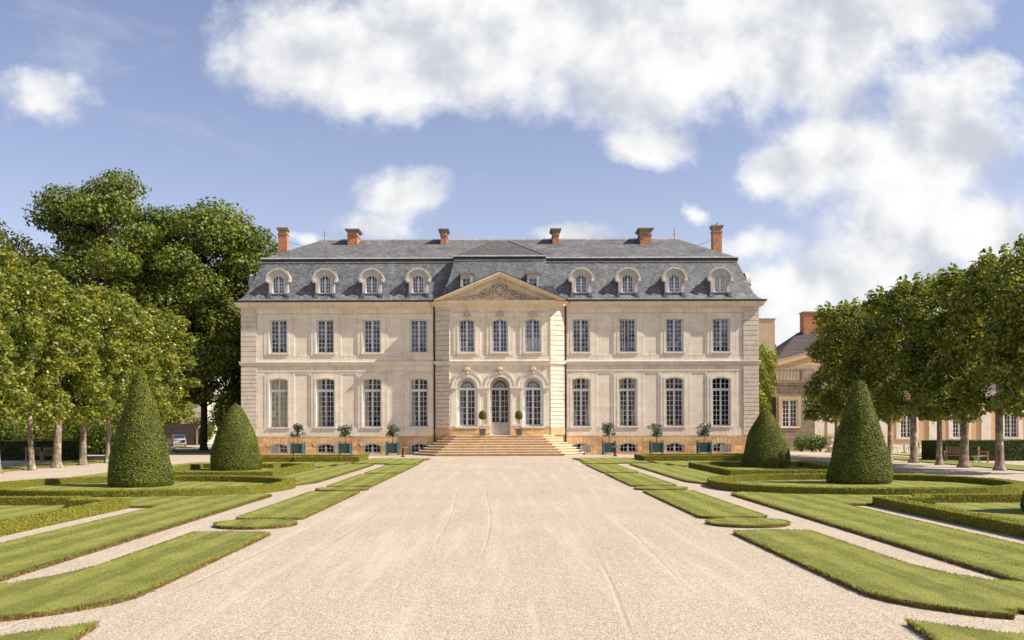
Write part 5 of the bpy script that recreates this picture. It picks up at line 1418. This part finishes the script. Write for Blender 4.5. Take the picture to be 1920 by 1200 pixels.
# slate-roofed house behind it
hs = thing('slate_roofed_house', 'tan house with a steep dark slate roof and brick chimneys rising behind the stone pavilion', 'house', (0, 0, 0))
Yh = 13.0; s_ = (Yh + CD) / F
hx0, hx1 = 27.0, 36.0; hz = CH + (798 - 686) * s_
b = MB(); b.box(hx0, hx1, Yh, Yh + 12, 0, hz); b.build('wall', tan, hs)
b = MB()       # raking eaves band climbs to the right as on the photograph's gable wing
b.add([(hx0 - 0.1, Yh - 0.15, hz - 0.15), (36.0, Yh - 0.15, hz + 2.35), (36.0, Yh - 0.15, hz + 2.85), (hx0 - 0.1, Yh - 0.15, hz + 0.35), (hx0 - 0.1, Yh + 0.3, hz - 0.15), (36.0, Yh + 0.3, hz + 2.35), (36.0, Yh + 0.3, hz + 2.85), (hx0 - 0.1, Yh + 0.3, hz + 0.35)], [(0, 1, 2, 3), (3, 2, 6, 7), (0, 4, 5, 1), (4, 0, 3, 7)])
b.add([(hx0, Yh, hz), (36.0, Yh, hz), (36.0, Yh, hz + 2.4)], [(0, 1, 2)])
b.build('gable_cornice', ochre, hs)
b = MB(); b.add([(hx0 - 0.2, Yh - 0.2, hz + 0.36), (36.2, Yh - 0.2, hz + 2.9), (36.2, Yh + 5, hz + 3.4), (hx0 + 3.6, Yh + 5, hz + 3.6), (hx0 + 5, Yh + 5, hz + 4.2), (hx0 - 0.2, Yh + 12, hz + 0.36)], [(0, 1, 2, 4, 3), (0, 3, 5), (3, 4, 5)])
b.build('roof', tilem, hs)
for pa, pb in ((1503.5, 1531.5), (1537, 1562)):
    s2 = (Yh + 5 + CD) / F; xa_, xb_ = (pa - 940) * s2, (pb - 940) * s2; zt_ = CH + (798 - 585.5 - 1.8) * s2
    b = MB(); b.box(xa_, xb_, Yh + 4.2, Yh + 5.6, hz + 2, zt_ - 0.12); ch_ = b.build('chimney', brickm, hs)
    b = MB(); b.box(xa_ - 0.07, xb_ + 0.07, Yh + 4.1, Yh + 5.7, zt_ - 0.12, zt_); b.build('cap', brickm, ch_)

# long low ochre building behind the right avenue
ob = thing('ochre_outbuilding', 'long low ochre rendered outbuilding with pale stone pilasters and white windows behind the right avenue', 'building', (0, 0, 0))
Yo = 10.2; s_ = (Yo + CD) / F
ox0, ox1 = (1528 - 940) * s_, 75.0
wxs = [(p - 940) * s_ for p in (1604, 1701, 1799, 1896, 1994)]
b = MB(); b.plate([(ox0, 0), (ox1, 0), (ox1, 5.6), (ox0, 5.6)], [[(x - 0.68, 1.2), (x + 0.68, 1.2), (x + 0.68, 3.3), (x - 0.68, 3.3)][::-1] for x in wxs], Yo, Yo + 0.4)
b.box(ox0, ox0 + 0.3, Yo + 0.4, Yo + 10, 0, 5.6); b.build('wall', ochre, ob)
b = MB()
for x in wxs: b.plate([(x - 1.05, 1.0), (x + 1.05, 1.0), (x + 1.05, 3.6), (x - 1.05, 3.6)], [[(x - 0.68, 1.2), (x + 0.68, 1.2), (x + 0.68, 3.3), (x - 0.68, 3.3)][::-1]], Yo - 0.06, Yo)
for x in [ox0 + 0.4, ox0 + 1.6] + [x + 2.5 for x in wxs]: b.box(x - 0.45, x + 0.45, Yo - 0.10, Yo, 0.5, 5.3)
b.box(ox0, ox1, Yo - 0.08, Yo, 0, 0.5); b.box(ox0 - 0.1, ox1, Yo - 0.3, Yo, 5.301, 5.6)
b.build('pilaster', trim, ob)
for x in wxs: simple_window(ob, x, 1.2, 3.3, 1.36, Yo, 5, True)
b = MB(); b.add([(ox0 - 0.3, Yo - 0.4, 5.6), (ox1, Yo - 0.4, 5.6), (ox1, Yo + 5, 8.2), (ox0 + 3, Yo + 5, 8.2), (ox1, Yo + 10, 5.6), (ox0 - 0.3, Yo + 10, 5.6)], [(0, 1, 2, 3), (3, 2, 4, 5), (0, 3, 5)]); b.build('roof', tilem, ob)

# left background: rubble wall with an arched opening, a pale house, a silver car
wl = thing('garden_wall', 'dark rubble wall with an arched gateway behind the parked car', 'wall', (0, 0, 0))
Yw = 46.0; s_ = (Yw + CD) / F; X_ = lambda px: (px - 940) * s_
gx = X_(391); arch_ = outline(2.6, 0.0, 2.25, 'round', 0, gx)
arch_ = [(gx - 1.5, 0.02), (gx + 1.5, 0.02), (gx + 1.5, 1.9)] + arc(gx, 1.5, 1.5, 20, 160, 12)[0:] + [(gx - 1.5, 1.9)]
b = MB(); b.plate([(-70, 0), (X_(460), 0), (X_(460), 2.55 + 0.3), (-70, 2.85)], [[(gx - 1.5, 0.02), (gx + 1.5, 0.02)] + arc(gx, 1.35, 1.5, 30, 150, 12)][0:1], Yw, Yw + 0.5); b.build('stonework', rubble, wl)
b = MB(); ring = arc(gx, 1.35, 1.72, 30, 150, 14) + arc(gx, 1.35, 1.52, 150, 30, 14); b.plate(ring, [], Yw - 0.05, Yw); b.box(gx - 1.62, gx - 1.46, Yw - 0.05, Yw, 0, 2.1); b.build('arch_trim', urnm, wl)
ph = thing('pale_house', 'pale cream house glimpsed over the garden wall behind the parked car', 'house', (0, 0, 0))
b = MB(); b.box(X_(303), X_(346), Yw + 8, Yw + 16, 0, 6.0); b.build('wall', cloth, ph)
b = MB(); b.add([(X_(302), Yw + 7.8, 6.0), (X_(347), Yw + 7.8, 6.0), (X_(347), Yw + 12, 8), (X_(302), Yw + 12, 8), (X_(302), Yw + 16, 6), (X_(347), Yw + 16, 6)], [(0, 1, 2, 3), (3, 2, 5, 4), (0, 3, 4), (1, 5, 2)]); b.build('roof', tilem, ph)

# silver saloon car seen from behind
carp = mat('silver_paint', (0.55, 0.55, 0.56), None, 1, 0.3, metallic=0.6, spec=0.5)
dglass = mat('car_glass', (0.02, 0.03, 0.045), None, 1, 0.08, spec=0.8)
redl = mat('red_lamp', (0.45, 0.02, 0.02), None, 1, 0.3)
tyre = mat('tyre_rubber', (0.02, 0.02, 0.02), None, 1, 0.8)
car = thing('parked_car', 'silver saloon car parked with its rear to the drive beside the garden wall', 'car', ((344.5 - 940) * 124 / F, D(122), 0), 0.31)
def car_ring(y, hw, z0, z1, k=0.9): return [(-hw, y, z0), (-hw, y, z0 + (z1 - z0) * 0.6), (-hw * k, y, z1), (hw * k, y, z1), (hw, y, z0 + (z1 - z0) * 0.6), (hw, y, z0)]
b = MB(); secs = [car_ring(0.0, 0.74, 0.32, 0.78), car_ring(0.10, 0.86, 0.22, 0.96), car_ring(0.5, 0.90, 0.20, 1.00), car_ring(1.2, 0.91, 0.20, 0.95), car_ring(3.2, 0.91, 0.20, 0.92), car_ring(4.2, 0.86, 0.22, 0.80), car_ring(4.5, 0.72, 0.32, 0.66)]
vs = [p for r_ in secs for p in r_]; fs = [(i * 6 + j, i * 6 + (j + 1) % 6, (i + 1) * 6 + (j + 1) % 6, (i + 1) * 6 + j) for i in range(6) for j in range(6)] + [tuple(range(6)), tuple(range(36, 42))]
b.add(vs, fs); b.build('body', carp, car, True)
b = MB(); cab = [(0.55, 0.76, 0.98), (1.15, 0.60, 1.40), (2.4, 0.60, 1.40), (3.2, 0.74, 0.94)]
vs = []
for y, hw, z in cab: vs += [(-hw, y, z), (hw, y, z)]
b.add(vs, [(0, 1, 3, 2), (4, 5, 7, 6), (0, 2, 4, 6), (1, 7, 5, 3)]); b.build('window', dglass, car)
b = MB(); b.box(-0.60, 0.60, 1.12, 2.44, 1.401, 1.43)
for sx in (-1, 1): b.tube([(sx * 0.77, 0.5, 0.97), (sx * 0.61, 1.13, 1.41)], 0.035, 5)
b.build('roof', carp, car)
for sx in (-1, 1):
    b = MB(); b.box(*sorted((sx * 0.48, sx * 0.84)), -0.03, 0.2, 0.70, 0.86); b.build('tail_light', redl, car)
    for y in (0.85, 3.7): b = MB(); b.lathe([(0.05, 0), (0.31, 0), (0.31, 0.2), (0.05, 0.2)], (0, 0, 0), 18, lambda x_, y_, z_, sx=sx, y=y: (sx * 0.78 + (z_ - 0.1), y + x_, 0.31 + y_)); b.build('wheel', tyre, car)
b = MB(); b.box(-0.26, 0.26, -0.02, 0.06, 0.60, 0.70); b.build('number_plate', whitec, car)
b = MB(); b.box(-0.80, 0.80, -0.06, 0.12, 0.30, 0.48); b.build('bumper', carp, car)

# pigeon on the right-hand end chimney
bi = MB()
prof_ = [(0.004, -0.20), (0.03, -0.14), (0.05, -0.06), (0.065, 0.02), (0.055, 0.09), (0.035, 0.13), (0.032, 0.155), (0.036, 0.18), (0.022, 0.21), (0.006, 0.225)]
bi.lathe(prof_, (0, 0, 0), 12, lambda x, y, z: (x + 0.6 * z, y, z * 0.8 + 0.17)); bi.tube([(0.13, 0, 0.345), (0.165, 0, 0.335)], [0.008, 0.003], 5)
for sy in (-1, 1): bi.tube([(0, sy * 0.02, 0.13), (0.01, sy * 0.02, 0.0)], 0.006, 5)
o = bi.build('pigeon', mat('pigeon_grey', (0.06, 0.06, 0.07), (0.03, 0.03, 0.035), 20, 0.8), None, True, (20.3 + CX, 8.4, 21.07))
tag(o, 'small dark pigeon perched on the far right chimney', 'bird')
